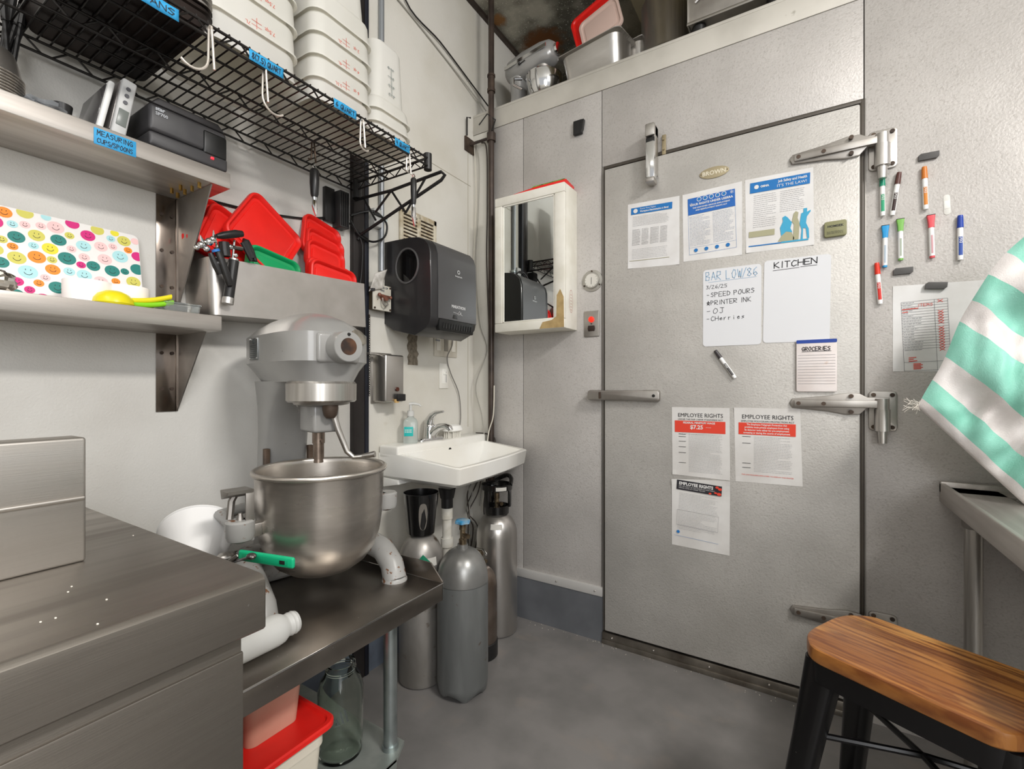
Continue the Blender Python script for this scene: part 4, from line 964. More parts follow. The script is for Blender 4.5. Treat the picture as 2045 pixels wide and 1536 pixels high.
m.tube([A_(489, 482, .152), A_(503, 516, .152)], .009, 10); wbuild(m, 'handle', black, t)
wbuild(MB().tube([A_(447, 484, .148), A_(450, 512, .148)], .013, 12), 'grip', black, t)
wbuild(MB().ball(A_(459, 493, .15), .008, 12).tube([A_(457, 493, .15), A_(484, 497, .15)], .006, 8).ball(A_(471, 510, .15), .006, 10).tube([A_(468, 480, .15), A_(464, 522, .15)], .0028, 8), 'cutting_head', chrome, t)
t = tool_thing('rasp', 464, 520, .155, 'black tubular handled tool with a steel end cap hanging down the trough front', 'kitchen tool')
wbuild(MB().cyl(A_(467, 521, .158), A_(456, 598, .158), .0125), 'handle', black, t)
wbuild(MB().cyl(A_(456.4, 595, .158), A_(454.7, 607, .158), .0135).cyl(A_(467.4, 517, .158), A_(467, 522, .158), .0110), 'end_cap', steel, t)

# ================================================================ paper towel dispenser
pd = thing('towel_dispenser', 'charcoal wall paper towel dispenser lettered MARATHON', 'towel dispenser', (0, 1.325, 1.31), (0, 0, QA))
# profile: (depth, height)
prof = [(.0, .055), (.0, .375), (.14, .372), (.185, .366), (.218, .352), (.238, .330), (.247, .30), (.250, .20), (.250, .055), (.243, .030), (.225, .012), (.17, -.012), (.05, .015), (.0, .045)]
m = MB(); m.rings([[(x, -d, z) for d, z in pr2] for x, pr2 in [(0.010, [(d * .94, .18 + (z - .18) * .955) for d, z in prof]), (0.0, [(d * .985 if d > .1 else d, .18 + (z - .18) * .99) for d, z in prof][:]), (.006, prof), (.279, prof), (.285, [(d * .985 if d > .1 else d, .18 + (z - .18) * .99) for d, z in prof]), (.275, [(d * .94, .18 + (z - .18) * .955) for d, z in prof])][1:5]])
m.build('cabinet', mat('dispenser_black', '#2b2a2b', .36, 0, '#262526', 10, coat=.2), pd, ang=50)
pf = [(d + .004, z) for d, z in prof[3:9]]
m = MB(); m.rings([[(x, -d, z) for d, z in pf + [(pf[-1][0] - .012, pf[-1][1]), (pf[0][0], pf[0][1] - .012)]] for x in (.035, .277)]); m.build('front_cover', mat('dispenser_grey', '#454445', .42), pd, ang=50)
MB().prism(rrect(.215, .045, .006, 3, .150, .030), -.2535, -.236, .002).build('towel_slot', mat('slot_dark', '#0d0d0d', .5), pd)
m = MB()
for k in range(12): m.prism([(.06 + .016*k, .018), (.068 + .016*k, .018), (.064 + .016*k, .040)], -.256, -.252)
m.build('cutter_teeth', black, pd)
MB().prism([(.120, .062), (.150, .062), (.144, .078), (.126, .078)], -.2555, -.250, .001).build('release_tab', black, pd)
m = MB()
MB().rings([[(-.0005 + dx, -.125 + r * .062 * math.cos(2*PI*i/32), .262 + r * .070 * math.sin(2*PI*i/32)) for i in range(32)] for r, dx in ((1.0, .002), (1.0, -.003), (.92, -.004), (.9, .0))]).build('window_rim', mat('window_grey', '#5a5959', .25), pd)
MB().rings([[(-.0012, -.125 + r * .062 * math.cos(2*PI*i/32), .262 + r * .070 * math.sin(2*PI*i/32)) for i in range(32)] for r in (.89, .02)], False, True).build('window', mat('smoked_window', '#0f0e0e', .08), pd)
m = MB().text('MARATHON', .0165, .158, .105, -.2546, 'CENTER', bold=.0005, sx=.95).text('Georgia-Pacific', .0075, .158, .232, -.2546, 'CENTER', bold=.0002)
m.prism([(.158 + .008 * math.cos(2*PI*i/20), .252 + .008 * math.sin(2*PI*i/20)) for i in range(20)], -.2549, -.2544)
ribbon(m, [(.125, .088), (.15, .085), (.16, .080), (.175, .092), (.170, .083), (.183, .080)], .0013, -.2546); ribbon(m, [(.152, .082), (.164, .096), (.176, .082)], .0012, -.2546)
m.build('lettering', mat('pale_lettering', '#c9c9c9', .5), pd, smooth=False, normals=False)
MB().prism([(.158 + .005 * math.cos(2*PI*i/20), .252 + .005 * math.sin(2*PI*i/20)) for i in range(20)], -.2552, -.2550).build('logo_centre', black, pd)
MB().box(.10, .25, -.06, -.01, .374, .379, .001).build('top_strip', clearp, pd)
# vent grille
pv = LA(796, 418, .0); pw = LA(868, 455, 0)
vg = thing('vent_grille', 'dirty cream vent grille partly hidden behind the towel dispenser', 'vent', (0.0015, pv.y, 1.70), (0, 0, QA))
w = pw.y - pv.y; h = .155
m = MB().box(0, w, -.010, 0, 0, .012, .001).box(0, w, -.010, 0, h - .022, h, .001).box(0, .018, -.010, 0, .0, h, .001).box(w - .018, w, -.010, 0, 0, h, .001).box(w/2 - .01, w/2 + .01, -.010, 0, 0, h, .001)
for k in range(8): m.box(.01, w - .01, -.009, -.001, .012 + .015*k, .020 + .015*k, .001)
m.build('frame', mat('cream_grille', '#cfc7b4', .5, 0, '#a9997c', 25, spot='#5c4c38', spscale=50, splo=.66, sphi=.72), vg)
MB().box(.01, w - .01, -.003, 0, .01, h - .01).build('dark_backing', mat('vent_dark', '#33261b', .8), vg)
# conduit
cy = 1.298
o = thing('conduit', 'thin grey metal conduit running down the left wall beside the dark upright', 'conduit', (.012, cy, 1.56)); MB().cyl((0, 0, 0), (0, 0, 1.48), .011).build('pipe', mat('conduit_grey', '#979b9f', .4, .5), o)
MB().box(-.006, .013, -.02, .02, .20, .215, .001).build('strap', galv, o)
# fire pull
p = LA(763, 595, .045)
fs = thing('fire_switch', 'grubby white fire pull box with a red-brown knob under a paper tag', 'fire switch', (.0, p.y, p.z), (0, 0, QA))
MB().box(-.028, .028, -.04, 0, -.045, .045, .002).build('box', mat('box_brown', '#6a5c45', .6, .2), fs)
MB().box(-.046, .046, -.047, -.040, -.050, .050, .003).build('face_plate', mat('plate_white', '#d2cec2', .45, 0, '#c3beb0', 12, spot='#7d5a3b', spscale=45, splo=.66, sphi=.7), fs)
m = MB()
for sx in (-1, 1):
    for sz in (-1, 1): m.cyl((.039*sx, -.050, .043*sz), (.039*sx, -.045, .043*sz), .004, n=10)
m.build('screw', rust, fs)
MB().cyl((0, -.047, .0), (0, -.072, -.004), .013, .010, 18).cyl((-.028, -.062, .006), (.026, -.062, .004), .0045, n=10).ball((-.028, -.062, .006), .008, 10).ball((.028, -.062, .003), .007, 10).build('pull_knob', mat('rusty_knob', '#8a5a4a', .4, .3, '#54392f', 30), fs)
MB().tube([(-.012, -.06, -.004), (-.012, -.064, -.026), (0, -.064, -.036), (.012, -.064, -.026), (.012, -.06, -.004)], .003, 8).build('pull_ring', steels, fs)
m = MB().text('IN CASE OF', .011, 0, .036, -.0476, 'CENTER', bold=.0003).text('FIRE', .011, 0, .024, -.0476, 'CENTER', bold=.0003); m.build('lettering', mat('label_dark', '#4a5560', .6), fs, smooth=False, normals=False)
pts = [LA(748, 546, .055), LA(773, 538, .062), LA(765, 576, .06), LA(736, 582, .05)]
c_ = sum(pts, Vector()) / 4
m = MB(); pp = [p_ - c_ for p_ in pts]
m.grid(lambda a, b: (pp[0] * (1-a) + pp[1] * a) * (1-b) + (pp[3] * (1-a) + pp[2] * a) * b + Vector((.004 * math.sin(3*a + 3*b), 0, 0)), 8, 8)
o = m.build('inspection_tag', mat('tag_paper', '#c9c5bf', .7, 0, '#b1aca4', 60), None, c_, normals=False); so = o.modifiers.new('t', 'SOLIDIFY'); so.thickness = .0006
tag(o, 'crumpled paper inspection tag hanging above the fire pull box, dated 2025', 'tag')
MB().text('2025', .013, 0, 0, 0, bold=.0008).build('date_text', ink, o, (pp[3].x + .006, pp[3].y + .004, pp[3].z + .004), (0, R(-8), QA + R(4)), smooth=False, normals=False)
# chain
m = MB(); y0 = LA(738, 640, .03).y; z = LA(738, 632, .03).z; z1 = LA(738, 790, .03).z; k = 0
ch = thing('chain', 'small dark bead chain hanging down the wall beside the steel soap dispenser', 'chain', (.03, y0, z1))
while z > z1:
    r = .0042; ang_ = (k % 2) * 90
    m.tube([(.03 + (r*.7*math.cos(2*PI*i/8) if k % 2 else 0), y0 + (0 if k % 2 else r*.7*math.cos(2*PI*i/8)), z + r*1.3*math.sin(2*PI*i/8)) for i in range(8)], .0010, 5, closed=True)
    z -= .0088; k += 1
wbuild(m, 'chain_links', mat('dark_iron', '#3a322b', .4, .7), ch)
wbuild(MB().tube([(.0, y0, LA(738, 632, .03).z + .008), (.03, y0, LA(738, 632, .03).z + .006), (.03, y0, LA(738, 632, .03).z - .002)], .002, 6), 'peg', rust, ch)
# soap dispenser box
pa, pb = LA(742, 712, 0), LA(807, 800, .075)
sd = thing('soap_dispenser', 'brushed steel wall soap dispenser box with a brown sight glass and black button', 'soap dispenser', (0, LA(770, 750, .075).y - .040, LA(770, 803, .075).z), (0, 0, QA))
wS = LA(807, 750, .08).y - LA(770, 750, .08).y; hS = LA(775, 707, .08).z - LA(775, 803, .08).z
sd.location = (0, LA(770, 750, .08).y, LA(790, 803, .08).z)
MB().box(0, wS, -.08, -.002, 0, hS, .007, 3).build('tank', steel, sd)
MB().box(-.004, wS + .004, -.006, -.001, -.006, hS + .010, .002).build('back_plate', steels, sd)
MB().cyl((wS*.60, -.085, hS*.27), (wS*.60, -.079, hS*.27), .0085).build('sight_glass', mat('amber_glass', '#4a2216', .15), sd)
MB().box(wS*.48, wS*.94, -.096, -.079, hS*.02, hS*.17, .003).build('push_button', black, sd)
MB().box(wS*.45, wS*.62, -.09, -.08, -.003, hS*.06, .001).build('nozzle_residue', mat('residue', '#c9a56b', .6), sd)
MB().box(-.05, .012, -.050, -.030, hS - .004, hS + .006, .002).build('side_arm', steels, sd)
# switches
def plate(u, v, wd, hd, n, label, name='switch_plate', mt=None):
    p = LA(u, v, 0)
    t = thing(name, label, 'switch', (0.0, p.y, p.z), (0, 0, QA))
    MB().box(-wd/2, wd/2, -.006, 0, -hd/2, hd/2, .002).build('plate', mt or mat('plate_cream', '#cbc5b8', .5, 0, '#b9b2a3', 20), t)
    return t
p0, p1 = LA(867, 690, 0), LA(912, 690, 0); wd = p1.y - p0.y
t = plate(889, 688, wd, .118, 3, 'grimy triple switch plate on the wall below the towel dispenser')
for k in range(3):
    MB().box(-wd/2 + wd*(k + .5)/3 - .014, -wd/2 + wd*(k + .5)/3 + .014, -.0085, -.005, -.033, .033, .002).build('rocker', mat('rocker_%d' % (k == 1), '#8f8a80' if k == 1 else '#d9d5cb', .4), t)
MB().box(-wd*.5 + .005, -wd*.5 + .035, -.010, -.008, .010, .018, .001).build('scratched_label', grink, t)
t = plate(885, 751, .062, .118, 1, 'white slider dimmer plate below the triple switch', mt=mat('plate_white2', '#e3e0d8', .4))
MB().box(-.015, .015, -.0085, -.005, -.036, .034, .001).build('switch_frame', mat('dim_white', '#efede6', .4), t); MB().box(-.009, .009, -.013, -.008, .006, .016, .001).build('rocker_tab', mat('dim_white', '#efede6', .4), t); MB().box(.010, .012, -.010, -.008, -.03, .02).build('slider_slot', grink, t)
# junction on dark upright, black boxes near shelf end
p = LA(668, 405, .0)
t = thing('cable_box', 'small black wall box with vertical ribs behind the wire shelf end', 'box', (0, p.y, p.z - .05), (0, 0, QA))
MB().box(-.05, -.012, -.018, 0, -.03, .09, .002).build('back_box', black, t); MB().box(-.010, .030, -.045, 0, -.045, .085, .003).build('ribbed_box', mat('charcoal_box', '#2b2a2a', .45), t)
m = MB()
for k in range(4): m.box(-.006 + .009*k, -.002 + .009*k, -.049, -.044, -.04, .08, .001)
m.build('rib', black, t)
def cable(name, pts, r, mt, label, n=8, cat='cable', sub=6):
    P = [Vector(p) for p in pts]; out = []
    for i in range(len(P) - 1):
        p0 = P[max(i-1, 0)]; p1 = P[i]; p2 = P[i+1]; p3 = P[min(i+2, len(P)-1)]
        for k in range(sub):
            s = k / sub
            out.append(.5 * ((2*p1) + (-p0 + p2)*s + (2*p0 - 5*p1 + 4*p2 - p3)*s*s + (-p0 + 3*p1 - 3*p2 + p3)*s**3))
    out.append(P[-1]); o = wsolo(MB().tube(out, r, n), name, mt, P[-1]); tag(o, label, cat); return o
cable('cable', [LA(400, 395, .004), LA(500, 420, .004), LA(600, 436, .004), LA(680, 437, .012), LA(725, 470, .03), LA(735, 478, .03)], .004, black, 'black cable running behind the red lids along the wall')
cable('cable', [LA(700, 430, .03), LA(730, 422, .035), LA(752, 424, .035), LA(772, 447, .035), LA(768, 473, .035), LA(745, 483, .035), LA(718, 470, .035), LA(700, 440, .03)], .004, black, 'black cable loop hanging below the wire shelf bracket')
cable('cable', [LA(712, 462, .027), LA(723, 490, .03), LA(722, 540, .03), LA(719, 566, .03)], .0035, black, 'black cable drooping down the dark upright')
t = thing('outlet_plug', 'small white outlet with a black plug beside the conduit', 'outlet', (0, LA(745, 440, 0).y, LA(745, 438, 0).z), (0, 0, QA))
MB().box(-.02, .02, -.03, 0, -.035, .035, .003).build('outlet', clearp, t); MB().tube([(-.03, -.032, .012), (.0, -.034, .010), (.008, -.028, .01)], .007, 8).build('plug', black, t)
# corner pipe
YP = 1.901; XP = LB(981, 500, YP).x
t = thing('corner_pipe', 'tall brown iron pipe standing in the corner beside the cooler', 'pipe', (XP, YP, 0))
MB().cyl((0, 0, 0), (0, 0, 3.055), .0145).build('pipe', brown, t)
zc = EYE + (HY - 168) * 2.312 / 932
MB().cyl((0, 0, zc - .045), (0, 0, zc - .03), .020).cyl((0, 0, zc - .03), (0, 0, zc + .03), .0175).cyl((0, 0, zc + .03), (0, 0, zc + .04), .020).build('coupling', rust, t)
zd = EYE + (HY - 276) * 2.312 / 932
ar = MB().cyl((0, 0, zd - .02), (0, 0, zd + .02), .022).tube([(0, 0, zd), (-XP + .006, -.02, zd - .012)], .007, 8).build('wall_arm', brown, t)
MB().box(-XP, -XP + .010, -.055, .03, zd - .05, zd + .02, .002).build('wall_flange', rust, t)
m = MB().tube([(.02, -.02, zd + .02), (.025, .0, zd + .08), (-.01, -.02, zd + .11), (-.06, -.02, zd + .07)], .003, 6).tube([(-.09, -.05, zd + .10), (-.112, -.05, zd + .11), (-.112, -.05, zd + .02)], .004, 6); m.build('tie_wire', black, t)
cable('cable', [LA(790, 0, .01) + Vector((0, 0, .3)), LA(810, 0, .01), LA(880, 85, .01), LA(940, 165, .01), LA(975, 212, .03)], .0035, black, 'black cable slanting down the upper left wall to the corner pipe')
cable('cable', [LA(775, -20, .006), LA(800, 5, .006), LA(900, 130, .006), LA(972, 223, .02)], .003, mat('grey_cable', '#9d9a92', .5), 'grey cable slanting down the upper left wall below the black one')
Bk = lambda u, v, y=1.91: LB(u, v, y)
cable('cable', [Bk(962, 285, 1.90), Bk(972, 300, 1.90), Bk(973, 420, 1.90), Bk(972, 520, 1.90), Bk(976, 640, 1.9), Bk(980, 760, 1.9), Bk(975, 900, 1.9), Bk(968, 1010, 1.9)], .0035, mat('dark_cable', '#3b332e', .5), 'dark cable running down beside the corner pipe')
cable('cable', [Bk(950, 285), Bk(957, 330), Bk(955, 430), Bk(950, 520), Bk(957, 640), Bk(972, 700), Bk(950, 770, 1.88), Bk(962, 830, 1.88), Bk(968, 900, 1.88), Bk(958, 1010, 1.88)], .0028, mat('grey_cable', '#9d9a92', .5), 'thin grey cable winding down the pale corner strip')
cable('cable', [Bk(947, 290), Bk(951, 400), Bk(944, 560), Bk(944, 640)], .0022, mat('pale_cable', '#cfcabd', .5), 'pale thin cable tacked in the wall corner')
cable('cable', [Bk(987, 770, 1.88), Bk(985, 830, 1.88), Bk(975, 870, 1.88), Bk(968, 960, 1.86), Bk(962, 1020, 1.86)], .003, mat('pale_cable', '#cfcabd', .5), 'pale cable beside the corner pipe behind the sink')
cable('cable', [LA(905, 660, .03), LA(903, 690, .014), LA(893, 715, .012), LA(900, 745, .012), LA(916, 785, .012), LA(920, 830, .012), LA(917, 858, .012)], .0022, mat('grey_cable2', '#6f6c68', .5), 'thin grey cord dropping from the dispenser past the switches')

# ================================================================ prep table with mixer
XT, YT, ZTB = .617, .961, .575
pt = thing('steel_table', 'low stainless table carrying the mixer, with round galvanised legs', 'table', (.31, .66, 0))
m = MB().box(.03, XT, .372, YT, ZTB - .006, ZTB, .003).box(XT - .006, XT, .372, YT, ZTB - .046, ZTB - .001, .003).box(.03, XT, YT - .006, YT, ZTB - .046, ZTB - .001, .002)
wbuild(m, 'table_top', tabst, pt)
m = MB().prism([(.03, ZTB), (XT, ZTB), (XT, ZTB + .004), (XT - .042, ZTB + .047), (.03, ZTB + .047)], YT - .002, YT + .002, .0008)
m.box(.028, .034, .372, YT, ZTB, ZTB + .047, .001); wbuild(m, 'side_upstand', tabst, pt)
wbuild(MB().box(XT - .0015, XT + .0015, .372, YT + .001, ZTB - .0015, ZTB + .0018, .0008), 'bright_edge', chrome, pt)
for (x, y) in ((.521, .864), (.09, .864), (.521, .42), (.09, .42)):
    l = wbuild(MB().cyl((x, y, .164), (x, y, ZTB - .006), .0175).cyl((x, y, 0.0), (x, y, .152), .0165), 'leg', galv, pt)
    wbuild(MB().cyl((x, y, .150), (x, y, .172), .0215), 'leg_collar', galv, l)
wbuild(MB().box(.524, .530, .8465, .8500, .38, .56, .0005), 'red_tape', redp, pt) if False else None
m = MB(); 
pl_ = [(.05, .38), (.56, .38), (.56, .85), (.535, .90), (.05, .90)]
t_ = [(x, y) for x, y in pl_]
m.rings([[(x, y, .150) for x, y in t_], [(x, y, .160) for x, y in t_]])
m.box(.553, .560, .38, .85, .120, .158, .002); wbuild(m, 'lower_shelf', mat('shelf_galv', '#a3a8a4', .45, .6, '#8f9691', 14), pt)
# mixer
MXc = Vector((.388, .756, 0)); yaw = R(-10)
mx = thing('stand_mixer', 'large grey enamel planetary stand mixer on the steel table', 'mixer', (MXc.x, MXc.y, ZTB), (0, 0, yaw))
# local x = forward (towards room), y = left/right, origin on the bowl axis at table height
def sup(cx, lx, ly, z, n=40, p=2.6, lf=None, cy=0):
    out = []
    for i in range(n):
        a = 2*PI*i/n; c_, s_ = math.cos(a), math.sin(a)
        ex = (lf if lf and c_ > 0 else lx)
        out.append((cx + ex * math.copysign(abs(c_) ** (2/p), c_), cy + ly * math.copysign(abs(s_) ** (2/p), s_), z))
    return out
Zl = lambda z: z - ZTB
hz = Zl
head = [sup(-.09, .165, .080, hz(1.113), lf=.168, p=3), sup(-.09, .190, .096, hz(1.140), lf=.176, p=3), sup(-.09, .195, .108, hz(1.158), lf=.180, p=3.4), sup(-.09, .197, .111, hz(1.162), lf=.182, p=3.6), sup(-.09, .197, .111, hz(1.232), lf=.182, p=3.6), sup(-.09, .193, .107, hz(1.236), lf=.178, p=3.4), sup(-.088, .185, .092, hz(1.254), lf=.158, p=3), sup(-.085, .150, .070, hz(1.272), lf=.125, p=2.6), sup(-.08, .10, .044, hz(1.286), lf=.085, p=2.3), sup(-.075, .045, .02, hz(1.292), lf=.04, p=2)]
MB().rings(head).build('head', grp, mx, ang=28)
def cx_(u, v, z_): pass
MB().lathe([(.080, hz(1.062)), (.084, hz(1.066)), (.0845, hz(1.108)), (.080, hz(1.114))], n=56).build('planetary_ring', steel, mx)
MB().lathe([(.05, hz(1.053)), (.066, hz(1.056)), (.07, hz(1.064))], n=40).build('ring_hub', steels, mx)
ag = MB().box(-.055, .028, -.034, .034, hz(.985), hz(1.056), .008, 3); ag.build('agitator_housing', grp, mx)
MB().cyl((-.018, 0, hz(.955)), (-.018, 0, hz(.987)), .0155).cyl((-.018, 0, hz(.915)), (-.018, 0, hz(.955)), .0135).cyl((-.040, 0, hz(.962)), (.004, 0, hz(.962)), .0045, n=12).cyl((-.018, 0, hz(.905)), (-.018, 0, hz(.916)), .0120, .0110).build('agitator_shaft', mat('worn_shaft', '#8b7d72', .35, .9, '#6d6056', 30), mx)
MB().lathe([(.010, hz(1.022)), (.016, hz(1.030)), (.019, hz(1.045)), (.019, hz(1.056))], (.045, .0, 0), n=20).build('drain_nut', rust, mx)
# attachment hub on the front
hub = MB().box(.03, .096, -.056, .052, hz(1.158), hz(1.230), .008, 3)
hub.cyl((.07, 0, hz(1.196)), (.135, 0, hz(1.196)), .039, .036, 40).build('attachment_hub', grp, mx)
MB().lathe([(.020, .136), (.035, .136), (.036, .133)], M=Matrix.Translation((0, 0, hz(1.196))) @ Matrix.Rotation(R(90), 4, 'Y'), n=36, cap0=False, cap1=False).build('hub_rim', grp, mx)
MB().cyl((.135, 0, hz(1.196)), (.1362, 0, hz(1.196)), .0205).build('hub_socket', mat('hub_dark', '#241710', .6, 0, '#5c3a22', 20), mx)
MB().ball((.1365, 0, hz(1.225)), .004, 10).build('hub_pin', dark, mx)
MB().lathe([(.001, 0), (.022, 0), (.022, .006), (.018, .009), (.001, .010)], M=Matrix.Translation((.098, .046, hz(1.222))) @ Matrix.Rotation(R(60), 4, 'Y') @ Matrix.Rotation(R(-20), 4, 'X'), n=28).build('hub_cap', mat('hub_cap', '#9b958a', .3, .7), mx)
# nameplate on the camera side
np_ = MB().box(-.170, -.115, -.1135, -.1085, hz(1.170), hz(1.226), .001).build('name_plate', mat('plate_metal', '#7d8080', .35, .8), mx)
m = MB()
for k in range(7): m.box(-.163, -.122, -.1143, -.1133, hz(1.176 + .005*k), hz(1.1775 + .005*k))
m.cyl((-.1425, -.1130, hz(1.217)), (-.1425, -.1144, hz(1.217)), .006).build('plate_print', mat('plate_dark', '#3e4344', .5), np_)
m = MB()
for sx in (-.166, -.119):
    for z in (1.174, 1.224): m.ball((sx, -.1135, hz(z)), .0022, 8)
m.build('rivet', chrome, np_)
# column, concave to the bowl
col = []
def cring(z, back, front, hw): return sup((back + front) / 2, (front - back) / 2, hw, hz(z), p=4)
col = [cring(.590, -.31, -.14, .080), cring(.66, -.30, -.195, .068), cring(.78, -.295, -.205, .064), cring(.90, -.29, -.200, .060), cring(.97, -.287, -.190, .060), cring(1.03, -.283, -.160, .064), cring(1.075, -.28, -.110, .072), cring(1.115, -.275, -.04, .082)]
MB().rings(col).build('column', grp, mx, ang=50)
MB().box(-.207, -.192, -.068, -.053, hz(.60), hz(.93), .002).box(-.207, -.192, .053, .068, hz(.60), hz(.93), .002).build('slide_way', mat('slide_brown', '#5b4a3c', .5, .3, '#41342b', 20), mx)
# base with two curved front feet
def foot(s):
    pts = [(-.24, s*.06, .045), (-.16, s*.12, .075), (-.06, s*.158, .085), (.02, s*.168, .070), (.062, s*.168, .040), (.074, s*.168, .004)]
    return MB().tube(pts, .03, 20, rr=[.040, .036, .033, .031, .031, .032]).lathe([(.034, 0), (.034, .004), (.030, .010)], (.074, s*.168, 0), n=24)
for s in (-1, 1): foot(s).build('foot', legenam, mx)
MB().box(-.345, -.15, -.10, .10, 0, .05, .015, 3).build('base_block', legenam, mx)
# bowl yoke
MB().box(-.215, -.19, -.11, .11, hz(.76), hz(.80), .006).tube([(-.20, -.10, hz(.78)), (-.16, -.184, hz(.78)), (-.02, -.190, hz(.775))], .014, 12).tube([(-.20, .10, hz(.78)), (-.16, .184, hz(.78)), (-.02, .190, hz(.775))], .014, 12).build('bowl_yoke', legenam, mx)
for s in (-1, 1):
    MB().lathe([(.010, .0), (.027, .008), (.030, .018), (.030, .048), (.026, .052)], (.0, s*.190, hz(.748)), n=28).box(-.014, .014, s*.164, s*.186, hz(.75), hz(.80), .003).build('yoke_socket', legenam, mx)
lat = MB().tube([(-.02, -.205, hz(.80)), (-.024, -.20, hz(.84)), (-.02, -.19, hz(.862))], .008, 8).cyl((.0, -.190, hz(.795)), (.0, -.190, hz(.815)), .009, .004, 14)
lat.build('bowl_pin', steels, mx)
MB().prism([(-.022, .848), (.020, .862), (.022, .870), (-.03, .868)], -.222, -.168, .002, M=Matrix.Translation((0, 0, -ZTB))).box(-.003, .006, -.172, -.166, hz(.795), hz(.868), .001).box(.012, .018, -.184, -.166, hz(.795), hz(.868), .001).build('clamp', steels, mx)
# lift lever on the far side
MB().tube([(.035, .012, hz(1.035)), (.040, .022, hz(.995)), (.050, .042, hz(.935)), (.060, .055, hz(.920)), (.075, .070, hz(.922))], .0065, 12, rr=[.0085, .008, .007, .006, .0055]).tube([(.072, .068, hz(.922)), (.100, .092, hz(.928))], .007, 12, rr=[.005, .0085]).build('lift_lever', steel, mx)
# bowl
bw_ = thing('mixing_bowl', 'deep stainless mixing bowl with rolled rim locked in the grey mixer', 'bowl', (MXc.x, MXc.y, .628), (0, 0, yaw))
prof = [(.001, 0), (.045, .003), (.080, .014), (.108, .034), (.130, .064), (.142, .10), (.148, .14), (.151, .18), (.153, .256), (.154, .258), (.159, .258), (.1615, .262), (.1605, .268), (.156, .2705), (.152, .269), (.150, .264), (.149, .256), (.147, .18), (.144, .14), (.138, .10), (.126, .066), (.105, .038), (.078, .018), (.045, .007), (.001, .004)]
MB().lathe(prof, n=72, cap0=False, cap1=False).build('bowl_body', bowlst, bw_, ang=60)
MB().box(-.014, .014, -.178, -.146, .130, .160, .003).box(-.014, .014, .146, .178, .130, .160, .003).build('bowl_ear', steels, bw_)
MB().tube([(.135, -.105, .05), (.120, -.10, .03), (.10, -.10, .018)], .001, 6).build('edge_mark', steels, bw_) if False else None

# funnel and utensils behind the counter corner
fn_ = thing('funnel', 'wide white plastic cone lying tilted behind the counter corner', 'funnel', (.262, .508, ZTB + .060), (0, R(-60), R(-30)))
MB().lathe([(.020, .0), (.024, 0), (.087, .185), (.089, .186), (.089, .190), (.085, .188), (.020, .006)], n=48, cap0=False, cap1=False).build('cone', mat('white_plastic', '#ecebea', .35, sss=0), fn_)
ip = thing('insert_pan', 'steel insert pan of utensils hidden behind the counter corner', 'pan', (.395, .445, ZTB))
MB().rings([rrect3(.13, .11, .02, 0), rrect3(.15, .13, .02, .095), rrect3(.16, .14, .022, .097), rrect3(.16, .14, .022, .099), rrect3(.146, .126, .02, .097), rrect3(.126, .106, .018, .004)]).build('pan', steel, ip)
def at(u, v, z): return LZ(u, v, z)
sp = thing('spatula', 'green handled kitchen tool poking out beside the mixing bowl', 'kitchen tool', at(510, 1115, .72))
a, b = at(478, 1108, .725), at(588, 1125, .722)
d = (b - a).normalized(); up = Vector((0, 0, 1)); sd_ = d.cross(up).normalized()
def barx(p0, p1, w, h, bev, m=None):
    m = m or MB(); L = (p1 - p0).length; dx = (p1 - p0).normalized(); sy = dx.cross(Vector((0, 0, 1))).normalized(); sz = sy.cross(dx)
    M = Matrix((( dx.x, sy.x, sz.x, p0.x), (dx.y, sy.y, sz.y, p0.y), (dx.z, sy.z, sz.z, p0.z), (0, 0, 0, 1)))
    m.box(0, L, -w/2, w/2, -h/2, h/2, bev, 3, M); return m, M, L
m, M_, L_ = barx(a, b, .010, .024, .005); wbuild(m, 'handle', greenp if False else mat('mint_green', '#12b07c', .4), sp)
m = MB(); m.box(.012, L_ - .012, .003, .0058, -.007, .007, .002, 2, M_); wbuild(m, 'grip_panel', mat('mint_green2', '#0fa070', .4), sp)
m = MB(); m.box(L_ - .034, L_ - .020, .0055, .0068, -.004, .004, .001, 2, M_); wbuild(m, 'hanging_hole', dark, sp)
wbuild(barx(at(452, 1126, .70), a, .012, .008, .002)[0], 'shank', steels, sp)
sc = thing('serving_spoon', 'steel serving spoon bowl rising beside the white cone', 'spoon', at(455, 1110, .69))
m = MB().ball(at(452, 1112, .70), .024, 20, (.8, .9, .5)); wbuild(m, 'spoon_bowl', steel, sc)
wbuild(barx(at(455, 1125, .69), at(500, 1113, .735), .010, .006, .0025)[0].ball(at(502, 1111, .735), .010, 12, (1.2, 1, .7)), 'handle', mat('wire_dark', '#5e5a58', .3, .8), sc)
# squeeze bottle lying on the table
bt = thing('squeeze_bottle', 'translucent white squeeze bottle without cap lying on the table by the counter', 'bottle', (.527, .40, ZTB + .0315), (R(-90), 0, 0))
MB().lathe([(.028, .0), (.031, .004), (.031, .145), (.029, .158), (.024, .166)], n=36, cap1=False).build('body', clearp, bt)
nk = MB().lathe([(.024, .165), (.022, .170), (.0225, .172), (.0225, .176), (.0235, .178), (.0225, .180), (.0225, .184), (.0235, .186), (.0225, .188), (.0215, .192), (.0195, .192), (.0195, .168)], n=36, cap0=False, cap1=False); nk.build('threaded_neck', clearp, bt)

